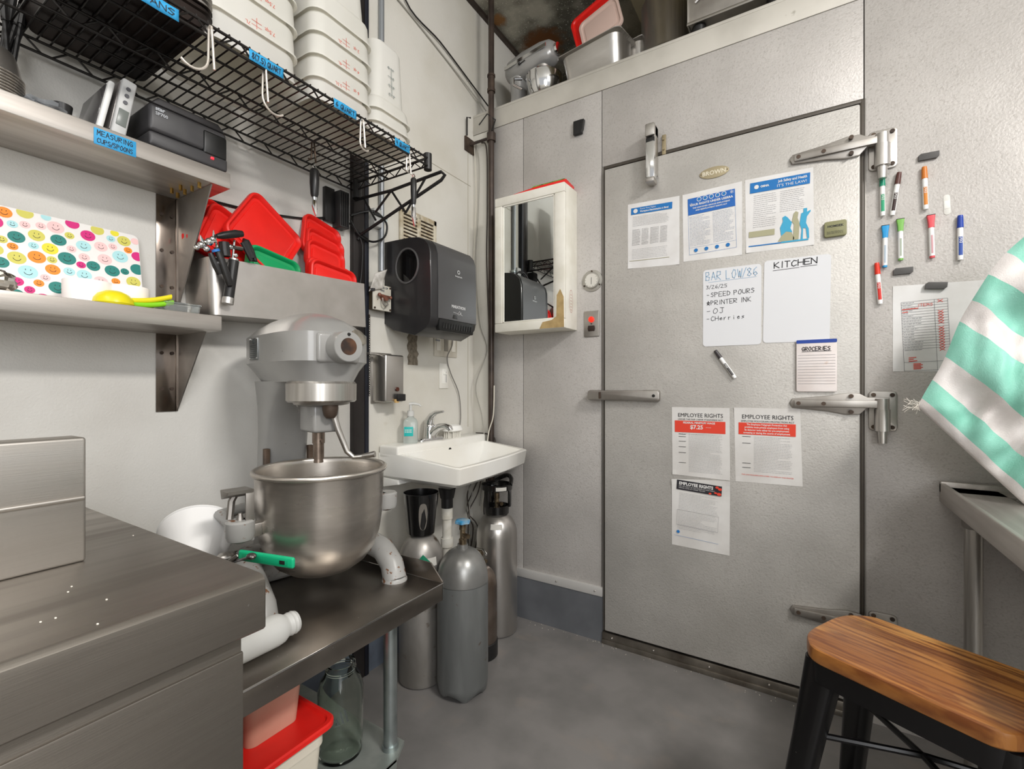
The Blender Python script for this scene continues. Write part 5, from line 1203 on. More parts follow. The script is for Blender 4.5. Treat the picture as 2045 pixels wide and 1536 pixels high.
# under the table
jr = thing('mason_jar', 'large clear glass preserving jar on the low table shelf', 'jar', (.425, .785, .160))
MB().lathe([(.001, .002), (.046, 0), (.052, .004), (.054, .014), (.056, .10), (.056, .165), (.050, .190), (.040, .205), (.037, .212), (.038, .214), (.037, .217), (.038, .220), (.036, .226), (.036, .232), (.032, .232), (.033, .212), (.046, .188), (.052, .165), (.052, .10), (.050, .016), (.044, .008), (.001, .009)], n=48, cap0=False, cap1=False).build('glass', mat('jar_glass', '#f3f9f3', .03, 0, trans=1.0, ior=1.22), jr)
m = MB().text('Ball', .05, -.04, .095, -.0568, rot=R(14)).text('WIDE MOUTH', .011, 0, .04, -.0568, 'CENTER')
for v in m.bm.verts:
    aa = v.co.x / .0568; v.co = Vector((.0566 * math.sin(aa), -.0566 * math.cos(aa), v.co.z))
m.build('embossed_lettering', mat('emboss', '#dfe8df', .08, 0, trans=.95, ior=1.35), jr, (0, 0, 0), (0, 0, R(45)), normals=False)
def tub(name, x, y, w, d, h, z, mt, label, cat='container'):
    t = thing(name, label, cat, (x, y, z))
    MB().rings([rrect3(w - .03, d - .03, .018, 0), rrect3(w - .008, d - .008, .022, h * .8), rrect3(w, d, .024, h * .82), rrect3(w, d, .024, h), rrect3(w - .008, d - .008, .022, h), rrect3(w - .034, d - .034, .018, .004)]).build('body', mt, t)
    return t
bx0 = tub('food_container', .415, .555, .215, .235, .172, .160, mat('cream_plastic', '#d9d2c2', .45), 'cream square tub with a red lid on the low table shelf')
ld = thing('container_lid', 'red lid closing the cream tub under the table', 'lid', (.415, .562, .333))
MB().rings([rrect3(.235, .255, .03, 0), rrect3(.245, .265, .032, .003), rrect3(.245, .265, .032, .012), rrect3(.238, .258, .03, .015), rrect3(.222, .242, .026, .015), rrect3(.216, .236, .024, .009)]).build('lid_plate', redp, ld)
t2 = tub('food_container', .405, .590, .135, .145, .155, .3425, mat('milky_tub', '#cb9c88', .4, 0, '#c4917c', 8), 'smaller tub of orange sauce standing on the red lid')
MB().rings([rrect3(.088, .098, .012, .006), rrect3(.104, .114, .014, .10)]).build('orange_sauce', mat('orange_sauce', '#c06a4a', .4, 0, '#b05a3c', 12), t2)

# ================================================================ sink and its tanks
sk = thing('hand_sink', 'white porcelain wall hand sink in the corner', 'sink', (0, 1.294, .70))
# rim corners in room coordinates
FL, FRt = (.405, 1.290), (.335, 1.885)
zf = .812; zb = .838; dk = .108; zk = .870
def bowlring(pts, zs): return [(x, y, z) for (x, y), z in zip(pts, zs)]
outer = [(.002, 1.292), (.108, 1.291), (.395, 1.292), (.408, 1.300), (.405, 1.45), (.388, 1.64), (.352, 1.86), (.338, 1.874), (.325, 1.877), (.108, 1.879), (.002, 1.879)]
oz = [zb + .002, zb, zf + .001, zf, zf, zf, zf, zf, zf + .001, zb, zb + .002]
def scale(pts, s, c_=(.16, 1.59), wall=True): return [((x if x < .01 and wall else c_[0] + (x - c_[0]) * s), c_[1] + (y - c_[1]) * s) for x, y in pts]
inner0 = [(.112, 1.315), (.112, 1.316), (.375, 1.316), (.385, 1.324), (.382, 1.45), (.366, 1.63), (.334, 1.838), (.322, 1.854), (.312, 1.856), (.112, 1.858), (.112, 1.857)]
rg = [bowlring(scale(outer, .30, (.16, 1.52), False), [.690] * 11), bowlring(scale(outer, .60, (.12, 1.56), False), [.712] * 11), bowlring(scale(outer, .93, (.05, 1.59)), [.738] * 11), bowlring(scale(outer, .975, (.02, 1.59)), [.750] * 11), bowlring(outer, [z - .004 for z in oz]), bowlring(scale(outer, .992, (.0, 1.59)), oz)]
rg += [bowlring(inner0, [zb, zb, zf, zf, zf, zf, zf, zf, zf, zb, zb]), bowlring(scale(inner0, .96, (.22, 1.58), False), [.80] * 11), bowlring(scale(inner0, .70, (.20, 1.58), False), [.735] * 11), bowlring(scale(inner0, .15, (.18, 1.57), False), [.722] * 11)]
wbuild(MB().rings(rg), 'basin', porc, sk, ang=38)
wbuild(MB().box(.002, dk, 1.292, 1.880, zb - .02, zk, .010, 4), 'faucet_deck', porc, sk)
wbuild(MB().cyl((.105, 1.60, .823), (.1135, 1.60, .823), .010, n=20), 'overflow_hole', dark, sk)
wbuild(MB().prism([(.0, .70), (.10, .72), (.10, .738), (.0, .742)], 1.30, 1.40, .003), 'wall_bracket', porc, sk)
wbuild(MB().cyl((.05, 1.36, .715), (.055, 1.352, .713), .01), 'bracket_bolt', rust, sk) if False else None
wbuild(MB().cyl((.18, 1.5, .60), (.18, 1.5, .64), .024).cyl((.18, 1.5, .64), (.18, 1.5, .680), .028, .036), 'drain_collar', black, sk)
wbuild(MB().cyl((.18, 1.5, .46), (.18, 1.5, .60), .0195).cyl((.18, 1.5, .555), (.18, 1.5, .60), .0235).cyl((.18, 1.5, .44), (.18, 1.5, .475), .026).cyl((.18, 1.5, .30), (.18, 1.5, .45), .020).tube([(.18, 1.5, .31), (.17, 1.5, .26), (.12, 1.5, .24), (.08, 1.5, .27), (.06, 1.5, .36), (.03, 1.5, .40), (.001, 1.5, .40)], .020, 16), 'drain_trap', mat('pvc_white', '#d6d3ca', .4, 0, '#c3beb1', 20), sk)
# faucet
p = LA(858, 878, .055)
fy = p.y
fc = thing('faucet', 'chrome single lever faucet on the sink deck', 'faucet', (.055, fy, zk))
MB().prism(rrect(.155, .048, .022, 6), -.0, .010, .003, M=Matrix.Rotation(R(90), 4, 'X') @ Matrix.Identity(4)).build('base_plate', chrome, fc, (0, 0, .0), (0, 0, QA)) if False else MB().rings([[(y * .0 + a, b, z) for a, b in rrect(.050 * s, .155 * s, .020 * s, 6)] for s, z, y in ((1, 0, 0), (1, .006, 0), (.93, .011, 0))]).build('base_plate', chrome, fc)
MB().lathe([(.028, .008), (.026, .03), (.024, .05), (.023, .062), (.018, .070), (.002, .073)], n=28).build('valve_body', chrome, fc)
MB().tube([(.0, 0, .022), (.03, 0, .045), (.06, 0, .060), (.09, 0, .064), (.112, 0, .058), (.118, 0, .046)], .014, 16, rr=[.022, .018, .015, .013, .012, .011]).build('spout', chrome, fc)
MB().tube([(-.005, 0, .066), (.0, 0, .085), (.012, .0, .105), (.035, .0, .120), (.062, 0, .124), (.078, .0, .126)], .01, 14, rr=[.021, .020, .015, .009, .006, .005]).build('lever', chrome, fc)
p = LA(820, 884, .065)
sb = thing('soap_bottle', 'clear pump soap bottle with a teal label on the sink deck', 'soap bottle', (.065, p.y, zk), (0, 0, R(40)))
MB().rings([rrect3(.052, .040, .008, 0), rrect3(.058, .044, .010, .004), rrect3(.058, .044, .010, .085), rrect3(.046, .036, .012, .098), rrect3(.026, .026, .0125, .106), rrect3(.022, .022, .0105, .112)]).build('bottle', mat('soap_clear', '#e3ebe9', .08, 0, trans=.75, ior=1.33), sb)
MB().box(-.024, .012, -.0235, -.0222, .030, .068, .0005).build('label', mat('teal_label', '#1fb0ac', .5), sb)
m = MB(); lines(m, -.021, .008, .042, .058, 3, -.0238, .002); m.build('label_print', paper, sb, smooth=False, normals=False)
MB().lathe([(.014, .110), (.0145, .122), (.0135, .132), (.006, .134), (.005, .158)], n=24).tube([(-.006, 0, .160), (.012, 0, .162), (.034, 0, .158), (.042, 0, .150)], .004, 10, rr=[.007, .006, .0045, .0035]).build('pump', clearp, sb)
p = LA(901, 868, .062)
br = thing('scrub_brush', 'white oval scrub brush with pale bristles at the right of the faucet', 'brush', (.070, p.y, zk), (0, 0, QA)); br.scale = (1.25, 1.2, 1.15)
MB().rings([[(rx * math.cos(2*PI*i/28), ry * math.sin(2*PI*i/28), z) for i in range(28)] for rx, ry, z in ((.040, .026, .024), (.046, .031, .028), (.046, .031, .036), (.038, .026, .046), (.018, .012, .051))]).build('brush_back', mat('brush_white', '#efeeea', .4), br)
m = MB()
for i in range(10):
    for j in range(5):
        x, y = -.034 + .0075*i, -.019 + .0095*j
        if (x/.038)**2 + (y/.024)**2 < 1: m.cyl((x, y, 0), (x, y, .026), .0026, .0018, 6)
tag(m.build('bristles', mat('bristle', '#d9d6cc', .7), br), kind='stuff')
o = cable('cable', [Vector((.03, 1.905, .868)), Vector((.12, 1.91, .86)), Vector((.15, 1.90, .80)), Vector((.10, 1.88, .55)), Vector((.12, 1.85, .40)), Vector((.08, 1.82, .30))], .003, mat('dark_cable', '#3b332e', .5), 'dark cable dropping behind the sink')
for k in range(5):
    cable('cable', [Vector((.10 + .01*k, 1.86 - .012*k, .70)), Vector((.06 + .03*(k % 3), 1.80, .60)), Vector((.13 - .02*k, 1.72 + .02*k, .50)), Vector((.06 + .015*k, 1.80, .42)), Vector((.03, 1.84, .30 - .03*k))], .0028, [mat('dark_cable', '#3b332e', .5), mat('grey_cable', '#9d9a92', .5)][k % 2], ['dark cable tangled under the sink by the wall', 'grey cable tangled under the sink by the wall'][k % 2])['group'] = 'tangled cables under the sink'

tnkA = mat('tank_bare_steel', '#a8a49f', .38, .6, '#8b8781', 7, (1, 1, .5), spot='#5e4f40', spscale=22, splo=.62, sphi=.75)
tnkB = mat('tank_grey_paint', '#747675', .35, .25, '#666867', 6, (3, 3, .5), spot='#54463a', spscale=30, splo=.68, sphi=.74)
tnkBs = mat('tank_silver_paint', '#8f8f8d', .33, .6, '#7d7c79', 10)
tnkC = mat('tank_aluminium', '#c4c1bd', .30, .95, '#b2aeaa', 5, (1, 1, .3))
tnkD = mat('tank_worn', '#8b7f76', .36, .8, '#6b5d52', 8, spot='#8e5f3c', spscale=16, splo=.66, sphi=.74)
def dome(r, zs, zt, rn=.018, k=7): return [(rn + (r - rn) * math.cos(PI/2 * i / k), zs + (zt - zs) * math.sin(PI/2 * i / k)) for i in range(k + 1)]
def valve(t, z, h=.07, wheel=None):
    MB().lathe([(.014, z), (.014, z + h*.25), (.010, z + h*.3), (.010, z + h*.7), (.013, z + h*.72), (.012, z + h)], n=16).cyl((0, 0, z + h*.5), (.03, -.012, z + h*.5), .008, .0065, 14).cyl((.028, -.011, z + h*.5), (.036, -.0145, z + h*.5), .0095, n=6).build('valve', mat('valve_brass', '#83755f', .35, .8, '#5a4c3c', 30), t)
# A
t = thing('gas_cylinder', 'bare steel gas cylinder with black cup guard and green diamond label, behind the table', 'gas cylinder', (.205, 1.318, 0))
r = .083
MB().lathe([(.070, 0), (.080, .004), (r, .012), (r, .44)] + dome(r, .44, .548)[1:], n=48).build('body', tnkA, t)
valve(t, .545, .10)
MB().rings([[( rr * math.cos(2*PI*i/40), rr * math.sin(2*PI*i/40), z) for i in range(40)] for rr, z in ((.050, .548), (.052, .552), (.066, .70), (.067, .702), (.0645, .702), (.050, .556))]).build('cup_guard', mat('guard_black', '#121111', .22, coat=.5), t)
m = MB(); th = R(-50)
def curved(m, rr, a0, a1, z0, z1, n=8, lean=0):
    m.grid(lambda p, q: Vector(((rr - lean*q) * math.cos(a0 + (a1 - a0) * p), (rr - lean*q) * math.sin(a0 + (a1 - a0) * p), z0 + (z1 - z0) * q)), n, 3); return m
curved(m, .0845, R(-85), R(-5), .445, .475, lean=.004).build('paper_label', mat('label_pale', '#c3c0b9', .6), t, normals=False)
m = MB(); c0, rr = R(-42), .0855
m._add([Vector((rr * math.cos(c0 + a), rr * math.sin(c0 + a), z)) - Vector((math.cos(c0), math.sin(c0), 0)) * (z - .432) * .05 for a, z in ((0, .432), (.32, .462), (0, .492), (-.32, .462))], [(0, 1, 2, 3)])
m.build('green_diamond', mat('diamond_green', '#127a5a', .5), t, smooth=False, normals=False)
mm = MB().box(-.020, .020, -.071, -.050, .575, .690, .008, 3); mm.bm.free()
MB().rings([[((rr_ + .050 + (z - .548) * .105) * math.cos(a), (rr_ + .050 + (z - .548) * .105) * math.sin(a), z) for a, z in [(R(-40) + .27 * math.copysign(abs(math.cos(2*PI*i/24)) ** .6, math.cos(2*PI*i/24)), .622 + .050 * math.sin(2*PI*i/24)) for i in range(24)]] for rr_ in (-.001, .0015)]).build('guard_opening', mat('opening_grey', '#6a655e', .5), t)
# B
t = thing('gas_cylinder', 'dark grey gas cylinder with a lobed foot and blue hand wheel, nearest the viewer', 'gas cylinder', (.383, 1.345, 0))
r = .0925
def lob(rr, z, amp, n=60): return [(rr * math.cos(2*PI*i/n) , rr * math.sin(2*PI*i/n), max(0, z + amp * (.5 + .5 * math.cos(5 * 2*PI*i/n + .9)))) for i in range(n)]
MB().rings([lob(.055, .018, 0), lob(.068, .002, .026), lob(.078, 0, .022), lob(.088, .014, .012), lob(r, .045, 0), lob(r, .40, 0)]).build('body', tnkB, t, ang=60)
sh = MB().lathe([(r, .398)] + dome(r, .40, .515, .020)[0:] + [(.019, .53)], n=60, cap0=False); sh.build('shoulder', tnkBs, t)
valve(t, .528, .075)
MB().rings([[(rr * (1 + .10 * math.cos(6*2*PI*i/36)) * math.cos(2*PI*i/36), rr * (1 + .10 * math.cos(6*2*PI*i/36)) * math.sin(2*PI*i/36), z) for i in range(36)] for rr, z in ((.020, .603), (.027, .606), (.027, .614), (.020, .618))]).build('hand_wheel', mat('wheel_blue', '#8fa3ad', .4, 0, '#2f86b5', 25), t)
curved(MB(), .0725, R(-70), R(-38), .462, .474, lean=.008).build('paper_label', mat('label_pale', '#c3c0b9', .6), t, normals=False)
# C
t = thing('gas_cylinder', 'bright aluminium gas cylinder with black handled guard, beside the cooler panel', 'gas cylinder', (.251, 1.765, 0))
r = .0925
MB().lathe([(.080, 0), (.090, .004), (r, .014), (r, .43)] + dome(r, .43, .535)[1:], n=56).build('body', tnkC, t)
valve(t, .53, .09)
m = MB().lathe([(.052, .528), (.055, .53), (.057, .565), (.054, .565), (.050, .535)], n=40, cap0=False, cap1=False).lathe([(.062, .635), (.070, .637), (.071, .660), (.066, .662), (.062, .658)], n=40, cap0=False, cap1=False)
for a in (20, 140, 255): m.box(.053, .066, -.013, .013, .56, .645, .003, 2, Matrix.Rotation(R(a), 4, 'Z'))
m.tube([(.066*math.cos(R(a)), .066*math.sin(R(a)), .66 + .03*math.sin(R((a - 10)/120*180))) for a in range(10, 131, 12)], .010, 8)
m.build('valve_guard', mat('guard_black', '#121111', .22, coat=.5), t)
curved(MB(), .0885, R(-75), R(-40), .475, .498, lean=.006).build('paper_label', mat('label_pale', '#c3c0b9', .6), t, normals=False)
curved(MB(), .0715, R(-60), R(-20), .640, .656).build('guard_label', mat('label_pale', '#c3c0b9', .6), t, normals=False)
# D
t = thing('gas_cylinder', 'narrow rusty gas cylinder with a black rubber boot, tucked between the others', 'gas cylinder', (.305, 1.563, 0))
r = .068
MB().lathe([(.058, .004), (r, .02), (r, .285)] + dome(r, .285, .36)[1:], n=44).build('body', tnkD, t)
MB().lathe([(.068, 0), (.0715, .003), (.0715, .062), (.069, .065)], n=44).build('rubber_boot', black, t)
valve(t, .355, .075)
MB().tube([(-.02, 0, .43), (.02, -.01, .435), (.05, -.03, .428)], .005, 8).build('lever', chrome, t)

# ================================================================ steel counter, front left
YC = .355; ZC = .85; XC = .826
ct = thing('steel_counter', 'wide stainless counter with rolled front edge in the left foreground', 'counter', (.4, 0, 0))
prof = [(.002, ZC - .02), (.002, ZC), (XC - .012, ZC), (XC - .006, ZC - .0015), (XC - .001, ZC - .006), (XC, ZC - .013), (XC, ZC - .070), (XC - .003, ZC - .073), (XC - .03, ZC - .073), (XC - .03, ZC - .02)]
wbuild(MB().prism(prof, -.75, YC, .0025, seg=3), 'counter_top', counterst, ct)
wbuild(MB().box(.002, XC - .015, YC - .006, YC, ZC - .073, ZC - .003, .002), 'end_panel', counterst, ct)
wbuild(MB().box(.51, .56, -.75, .245, ZC, 1.028, .004, 3).box(.556, .5635, -.75, .244, .938, .945, .003, 3), 'splash_guard', mat('splash_steel', '#c2beb9', .38, 1, '#b5b0aa', 4, (8, .6, 8), rvar=.1, bump=.05, bscale=60, bstretch=(12, .3, 12)), ct)
cbn = wbuild(MB().box(.02, XC - .022, -.75, YC - .020, .12, ZC - .074, .003), 'cabinet', counterst, ct)
wbuild(MB().box(XC - .024, XC - .018, -.75, YC - .020, .12, ZC - .099, .002), 'door_panel', counterst, cbn)
for (x, y) in ((.75, .28), (.08, .28), (.75, -.7), (.08, -.7)): wbuild(MB().cyl((x, y, 0), (x, y, .12), .02), 'leg', steels, ct)
rn = random.Random(12)
m = MB()
for (u, v) in ((143, 1172), (136, 1183), (213, 1198), (81, 1243), (111, 1235), (195, 1247), (266, 1070)): q = LZ(u, v, ZC); m.ball((q.x, q.y, ZC + .0005), .0012, 6, (1.6, 1, .6))
tag(wsolo(m, 'crumbs', mat('crumb', '#e3ded4', .8), LZ(143, 1172, ZC)), 'few white crumbs on the steel counter', 'crumbs', kind='stuff')

# ================================================================ on the cooler roof
ZR = 2.488
# small stand mixer
p = LZ(1060, 185, ZR + .03)
t = thing('tilt_head_mixer', 'silver household stand mixer at the left end of the cooler roof', 'mixer', (.268, 2.06, ZR), (0, 0, R(-8)))
sm = mat('silver_enamel', '#a9a8a6', .28, .35, '#9d9c9a', 6)
MB().rings([rrect3(.25, .15, .05, 0, cx=.02), rrect3(.25, .15, .05, .012, cx=.02), rrect3(.23, .13, .05, .022, cx=.02)]).build('base', sm, t)
MB().rings([[(a - .085, b, z) for a, b in rrect(w, d, .025, 5)] for w, d, z in ((.075, .11, .02), (.065, .085, .10), (.07, .085, .17), (.085, .09, .20))]).build('neck', sm, t)
def hr(x, w, h, zc): return [(x, a, zc + b) for a, b in rrect(w, h, min(w, h) * .42, 6)]
hd = MB().rings([hr(-.15, .05, .05, .245), hr(-.142, .09, .085, .245), hr(-.12, .115, .115, .245), hr(-.03, .125, .13, .248), hr(.08, .120, .125, .25), hr(.125, .105, .105, .252), hr(.145, .07, .07, .254)])
hd.build('head', sm, t, ang=50)
MB().cyl((.14, 0, .256), (.163, 0, .256), .026).build('hub_cap', chrome, t)
m = MB().rings([[(x, s_ * 1, z) for x, z in [(-.13, .238), (.13, .245), (.13, .262), (-.13, .255)]] for s_ in (-.0655, -.0625)]); m.build('trim_band', chrome, t)
MB().ball((-.03, -.067, .228), .007, 10).cyl((-.03, -.064, .228), (.005, -.066, .232), .002).build('speed_lever', black, t)
MB().cyl((.07, 0, .15), (.07, 0, .20), .012).cyl((.07, 0, .185), (.07, 0, .20), .035, .04).build('beater_shaft', steels, t)
MB().lathe([(.03, .0), (.05, .0), (.05, .008), (.07, .02), (.092, .06), (.104, .11), (.106, .145), (.109, .148), (.106, .150), (.102, .146), (.100, .11), (.088, .06), (.03, .02)], (.075, 0, .022), n=44, M=Matrix.Translation((.012, 0, .004)) @ Matrix.Diagonal((.84, .84, .84, 1)), cap0=False, cap1=False).tube([(.0, -.085, .13), (-.02, -.12, .12), (-.02, -.125, .09), (.01, -.095, .07)], .007, 10).build('bowl', chrome, t)
# hotel pans, tilted
def hotel(x, y, z, rx, ry, rz, w, d, h, label, mt=steel):
    t = thing('hotel_pan', label, 'pan', (x, y, z), (rx, ry, rz), 'steel hotel pans on the cooler roof')
    MB().rings([rrect3(w - .05, d - .05, .035, 0), rrect3(w - .035, d - .035, .04, .012), rrect3(w - .015, d - .015, .045, h - .006), rrect3(w + .012, d + .012, .03, h), rrect3(w + .014, d + .014, .03, h - .003 + .005), rrect3(w - .012, d - .012, .045, h + .002), rrect3(w - .04, d - .04, .04, .012), rrect3(w - .055, d - .055, .03, .003)]).build('pan', mt, t)
    return t
hotel(.640, 2.03, ZR + .002, R(8), R(-2), R(-6), .30, .19, .14, 'front steel hotel pan tipped towards the room beside the silver mixer')
hotel(.69, 2.19, ZR + .006, R(2), R(-2), R(-6), .33, .2, .17, 'larger steel hotel pan standing behind the tipped one')
def rlid(x, y, z, w, h, rot, mt, label):
    t = thing('container_lid', label, 'lid', (x, y, z), rot)
    MB().rings([[(a, yy, b) for a, b in rrect(ww, hh, rr, 6)] for ww, hh, rr, yy in ((w - .004, h - .004, .03, .004), (w, h, .032, .002), (w, h, .032, -.008), (w - .02, h - .02, .026, -.009), (w - .028, h - .028, .022, -.003))]).build('lid_plate', mt, t)
    MB().prism(rrect(w - .05, h - .05, .02, 5), -.006, -.003, .001).build('centre_panel', mt, t)
q = LB(1190, 44, 2.085)
rlid(q.x, 2.085, q.z, .235, .20, (R(-6), R(-17), R(-4)), redp, 'bright red lid standing in the hotel pan on the cooler roof')
q = LB(1200, 50, 2.066)
rlid(q.x, 2.066, q.z, .205, .165, (R(-6), R(-15), R(-4)), mat('pinkish_clear', '#dcc0b4', .4, 0, trans=.1), 'pale translucent lid standing in front of the red one on the cooler roof')
# stock pot upside down, steel box
t = thing('stock_pot', 'tall stainless pot standing upside down on the cooler roof', 'pot', (LB(1336, 60, 2.12).x - .012, 2.12, ZR))
MB().lathe([(.125, 0), (.128, .004), (.122, .05), (.108, .07), (.106, .075), (.106, .30), (.100, .312), (.001, .314)], n=56, cap0=False).build('body', steel, t)
MB().lathe([(.1235, .046), (.126, .048), (.126, .053), (.1225, .055)], n=56, cap0=False, cap1=False).build('band', dark, t)
p = LB(1375, 50, 1.97)
t = thing('steel_box', 'stainless appliance box on black feet at the right of the cooler roof', 'appliance', (LB(1374, 45, 1.95).x, 1.95, ZR), (0, 0, 0))
MB().box(0, .34, .0, .26, .055, .30, .006).build('case', steels, t)
MB().box(-.004, .344, -.004, .002, .05, .062, .001).box(-.003, .003, -.003, .262, .05, .305, .001).build('edge_trim', steel, t)
for (x, y) in ((.035, .035), (.30, .035), (.035, .22), (.30, .22)): MB().cyl((x, y, 0), (x, y, .05), .02, .027, 20).build('foot', black, t)
m = MB()
for k in range(3): ribbon(m, [(.03 + .025*k, .13 + .004*k), (.05 + .025*k, .145)], .007, -.0055)
m.build('grease_mark', paper, t, smooth=False, normals=False)
t = thing('clear_bin', 'clear plastic bin behind the pot on the cooler roof', 'box', (.86, 2.36, ZR)); MB().rings([rrect3(.20, .16, .02, 0), rrect3(.23, .19, .02, .10), rrect3(.23, .19, .02, .104)]).build('bin', clearp, t)

# ================================================================ right hand sink and sack
XS, ZK = 1.787, .808
rs = thing('steel_sink', 'stainless compartment sink against the cooler at the right edge', 'sink', (2.1, 1.6, 0))
m = MB().box(XS, XS + .012, .75, 1.905, ZK - .058, ZK + .001, .003, 3).box(XS, 2.6, 1.885, 1.905, ZK - .03, ZK + .006, .003)
m.box(XS + .01, XS + .125, .75, 1.89, ZK - .018, ZK - .010, .002).box(XS + .01, 2.6, 1.80, 1.89, ZK - .018, ZK - .010, .002).box(XS + .01, 2.6, .75, .80, ZK - .018, ZK - .010, .002); wbuild(m, 'rim', steelx, rs)
x0, x1, y0, y1, zb_ = XS + .125, XS + .56, .80, 1.80, .44
m = MB(); cxm, cym = (x0 + x1)/2, (y0 + y1)/2; w, d = x1 - x0, y1 - y0
m.rings([rrect3(w - .16, d - .16, .06, zb_, cx=cxm, cy=cym), rrect3(w - .03, d - .03, .06, zb_ + .09, cx=cxm, cy=cym), rrect3(w, d, .05, ZK - .010, cx=cxm, cy=cym), rrect3(w - .006, d - .006, .05, ZK - .010, cx=cxm, cy=cym), rrect3(w - .036, d - .036, .06, zb_ + .094, cx=cxm, cy=cym), rrect3(w - .166, d - .166, .06, zb_ + .004, cx=cxm, cy=cym)]); wbuild(m, 'basin', steels, rs)
for y in (1.84, .82):
    l = wbuild(MB().cyl((XS + .062, y, 0), (XS + .062, y, ZK - .10), .0205), 'leg', steel, rs)
    wbuild(MB().lathe([(.0225, ZK - .115), (.026, ZK - .11), (.028, ZK - .018)], (XS + .062, y, 0), n=28), 'leg_socket', steels, l)
# striped woven sack leaning at the right
sk_ = thing('striped_sack', 'mint and white striped woven sack leaning on the cooler above the steel sink', 'sack', (2.05, 1.70, ZK))
Ys = 1.70
# outline corners on the plane y=Ys: lower left corner, top, right, bottom
A0, A1, A2, A3 = LB(1832, 812, Ys), LB(2062, 455, Ys), None, LB(2050, 1012, Ys)
dv = (A3 - A0); A3 = A0 + dv * 2.35; A2 = A1 + dv * 2.35
def sackpt(a, b, side):           # a along the lower edge, b up the side
    wob = .075 * mnoise.noise(Vector((a * 9, b * 4, side))) + .035 * mnoise.noise(Vector((a * 24, b * 7, side * 2)))
    q = (A0 * (1 - a) + A3 * a) * (1 - b) + (A1 * (1 - a) + A2 * a) * b
    bow = .030 * math.sin(PI * b) * (1 - a) - .012 * math.sin(2 * PI * b) * (1 - a)
    e = max(0.0, (min(a, 1 - a, b, 1 - b) * 2)) ** .42
    q = q + Vector((-.7, 0, .25)) * bow
    return Vector((q.x, q.y - side * (.062 * e + wob * e), q.z + .004 * math.sin(17 * b)))
bands = [('white', 0, .045), ('mint', .045, .155), ('white', .155, .30), ('mint', .30, .48), ('white', .48, .61), ('mint', .61, .745), ('white', .745, .86), ('mint', .86, .97), ('white', .97, 1.0)]
wv = dict(bump=.35, bscale=350)
sm_ = {'white': mat('sack_white', '#dedad8', .6, 0, '#cfc9c6', 10, **wv), 'mint': mat('sack_mint', '#8fcdbc', .55, 0, '#7fc2ae', 12, **wv)}
for cname in ('white', 'mint'):
    m = MB()
    for nm, b0, b1 in bands:
        if nm != cname: continue
        for side in (1, -1):
            m.grid(lambda p, q: sackpt(p, b0 + (b1 - b0) * q, side), 70, 10)
    bmesh.ops.remove_doubles(m.bm, verts=m.bm.verts[:], dist=.0002)
    wbuild(m, cname + '_weave', sm_[cname], sk_, normals=False, ang=80)
m = MB(); rn = random.Random(2)
q = LB(1828, 812, Ys)
for k in range(22):
    e = q + Vector((rn.uniform(-.03, .008), rn.uniform(-.02, .02), rn.uniform(-.02, .03))); mid = (q + e) / 2 + Vector((0, 0, rn.uniform(-.015, .015)))
    m.tube([q + Vector((.01, 0, rn.uniform(-.012, .012))), mid, e], .0008, 4)
tag(wbuild(m, 'loose_threads', mat('thread', '#d8d2c8', .8), sk_), kind='stuff')

# ================================================================ stool
C0, C1, C2 = LZ(1615, 1285, .60), LZ(1690, 1212, .60), LZ(2010, 1462, .60)
ux = (C2 - C0); ux.z = 0; L = .335; ang_ = math.atan2(ux.y, ux.x)
uxn = ux.normalized(); uyn = Vector((-uxn.y, uxn.x, 0)); Wd = .245
cc = C0 + uxn * (L/2 - .028) + uyn * (Wd/2 - .012)
st = thing('counter_stool', 'black metal stool with a worn oblong wooden seat', 'stool', (cc.x, cc.y, 0), (0, 0, ang_))
wm = bpy.data.materials.new('worn_wood'); wm.use_nodes = True; nt = wm.node_tree; bs = nt.nodes['Principled BSDF']; bs.inputs['Roughness'].default_value = .32
tc = nt.nodes.new('ShaderNodeTexCoord')
def nzs(sc, st_, det=5):
    mp = nt.nodes.new('ShaderNodeMapping'); mp.inputs['Scale'].default_value = st_; nt.links.new(tc.outputs['Object'], mp.inputs['Vector'])
    n = nt.nodes.new('ShaderNodeTexNoise'); n.inputs['Scale'].default_value = sc; n.inputs['Detail'].default_value = det; nt.links.new(mp.outputs[0], n.inputs['Vector']); return n.outputs['Fac']
# staves: one tone per stave
sx = nt.nodes.new('ShaderNodeSeparateXYZ'); nt.links.new(tc.outputs['Object'], sx.inputs[0])
mu = nt.nodes.new('ShaderNodeMath'); mu.operation = 'MULTIPLY'; nt.links.new(sx.outputs['Y'], mu.inputs[0]); mu.inputs[1].default_value = 28
fl = nt.nodes.new('ShaderNodeMath'); fl.operation = 'FLOOR'; nt.links.new(mu.outputs[0], fl.inputs[0])
wn = nt.nodes.new('ShaderNodeTexWhiteNoise'); wn.noise_dimensions = '1D'; nt.links.new(fl.outputs[0], wn.inputs['W'])
c = mixc(wn.outputs['Value'], '#8a5527', '#bf8443')
c = mixc(mr(nzs(9, (1.2, 14, 3)), .42, .62), c, '#6e3d1b')
c = mixc(mr(nzs(5, (1, 3, 1)), .56, .75), c, '#d9a35c')
nt.links.new(c, bs.inputs['Base Color'])
wpts = []
oct_ = [(L/2, Wd/2 - .055), (L/2 - .035, Wd/2), (-L/2 + .035, Wd/2), (-L/2, Wd/2 - .055), (-L/2, -Wd/2 + .055), (-L/2 + .035, -Wd/2), (L/2 - .035, -Wd/2), (L/2, -Wd/2 + .055)]
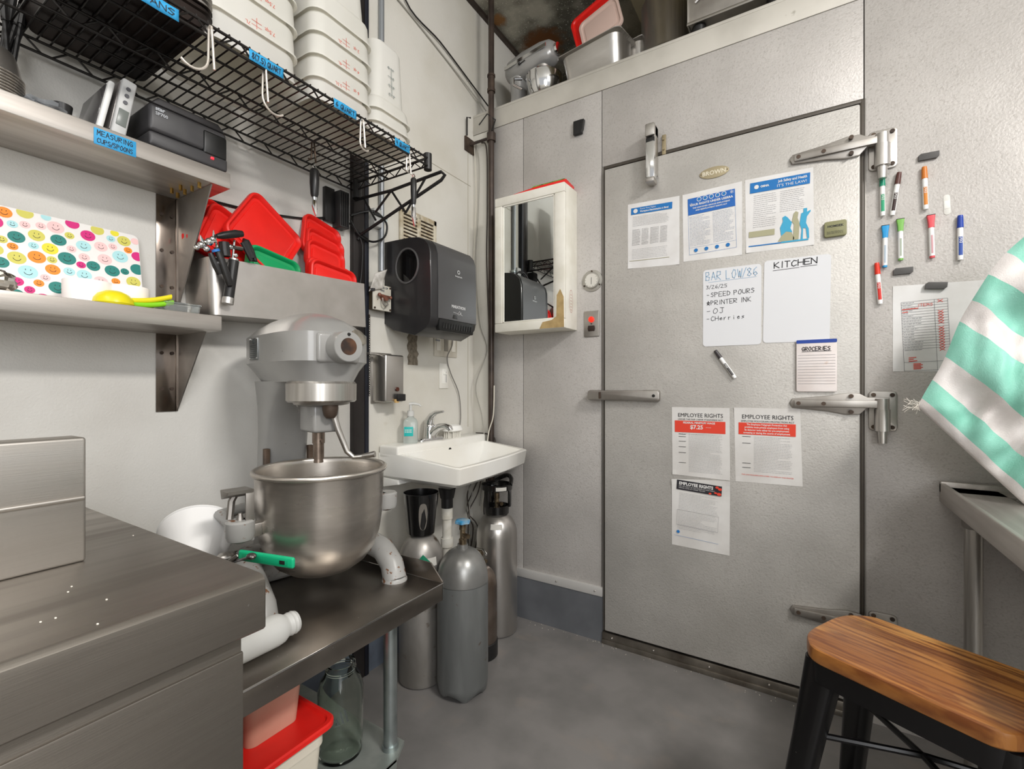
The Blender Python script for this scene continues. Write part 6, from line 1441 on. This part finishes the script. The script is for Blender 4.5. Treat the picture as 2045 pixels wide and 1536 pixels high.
def roundpoly(P, f=.3, n=5):
    out = []
    for i, p in enumerate(P):
        a, b = Vector(P[i-1]), Vector(P[(i+1) % len(P)]); p = Vector(p)
        p0 = p + (a - p) * f * .5 if (a-p).length < .2 else p + (a - p).normalized() * .02; p1 = p + (b - p) * f * .5 if (b-p).length < .2 else p + (b - p).normalized() * .02
        for k in range(n + 1):
            s = k / n; q = p0 * (1-s)**2 + p * 2*s*(1-s) + p1 * s*s; out.append((q.x, q.y))
    return out
rp = roundpoly(oct_, .7)
def rr_ring(s, z): return [(x * s, y * s, z) for x, y in rp]
MB().rings([rr_ring(.985, .574), rr_ring(1, .577), rr_ring(1, .594), rr_ring(.992, .599), rr_ring(.975, .601)]).build('seat', wm, st)
bk = mat('black_enamel', '#141314', .28, .2, spot='#8a8580', spscale=160, splo=.76, sphi=.78)
m = MB().rings([rr_ring(.975, .535), rr_ring(.975, .573), rr_ring(.955, .573), rr_ring(.955, .536)])
m.build('seat_frame', bk, st)
def leg(sx_, sy_):
    m = MB(); ring = []
    for z, o_, w in ((.572, 0, .062), (.42, .026, .050), (0, .098, .032)):
        x, y = sx_ * (L/2 - .046 + o_ * .8), sy_ * (Wd/2 - .042 + o_ * .8)
        ring.append([(x + a, y + b, z) for a, b in rrect(w, w, w * .3, 4)])
    return m.rings(ring)
for sx_ in (-1, 1):
    for sy_ in (-1, 1): leg(sx_, sy_).build('leg', bk, st)
z = .22; o_ = .064 * .8
X, Y = L/2 - .046 + o_, Wd/2 - .042 + o_
m = MB()
for (a, b) in (((-X, -Y), (X, -Y)), ((X, -Y), (X, Y)), ((X, Y), (-X, Y)), ((-X, Y), (-X, -Y))): m.tube([(a[0], a[1], z), (b[0], b[1], z)], .008, 10)
m.build('foot_rail', bk, st)
z = .42; X, Y = L/2 - .046 + .022, Wd/2 - .042 + .022
m = MB()
for (a, b) in (((-X, -Y), (X, Y)), ((X, -Y), (-X, Y))): m.tube([(a[0], a[1], z), ((a[0]+b[0])/2, (a[1]+b[1])/2, z + .012), (b[0], b[1], z)], .006, 8)
m.build('cross_brace', bk, st)
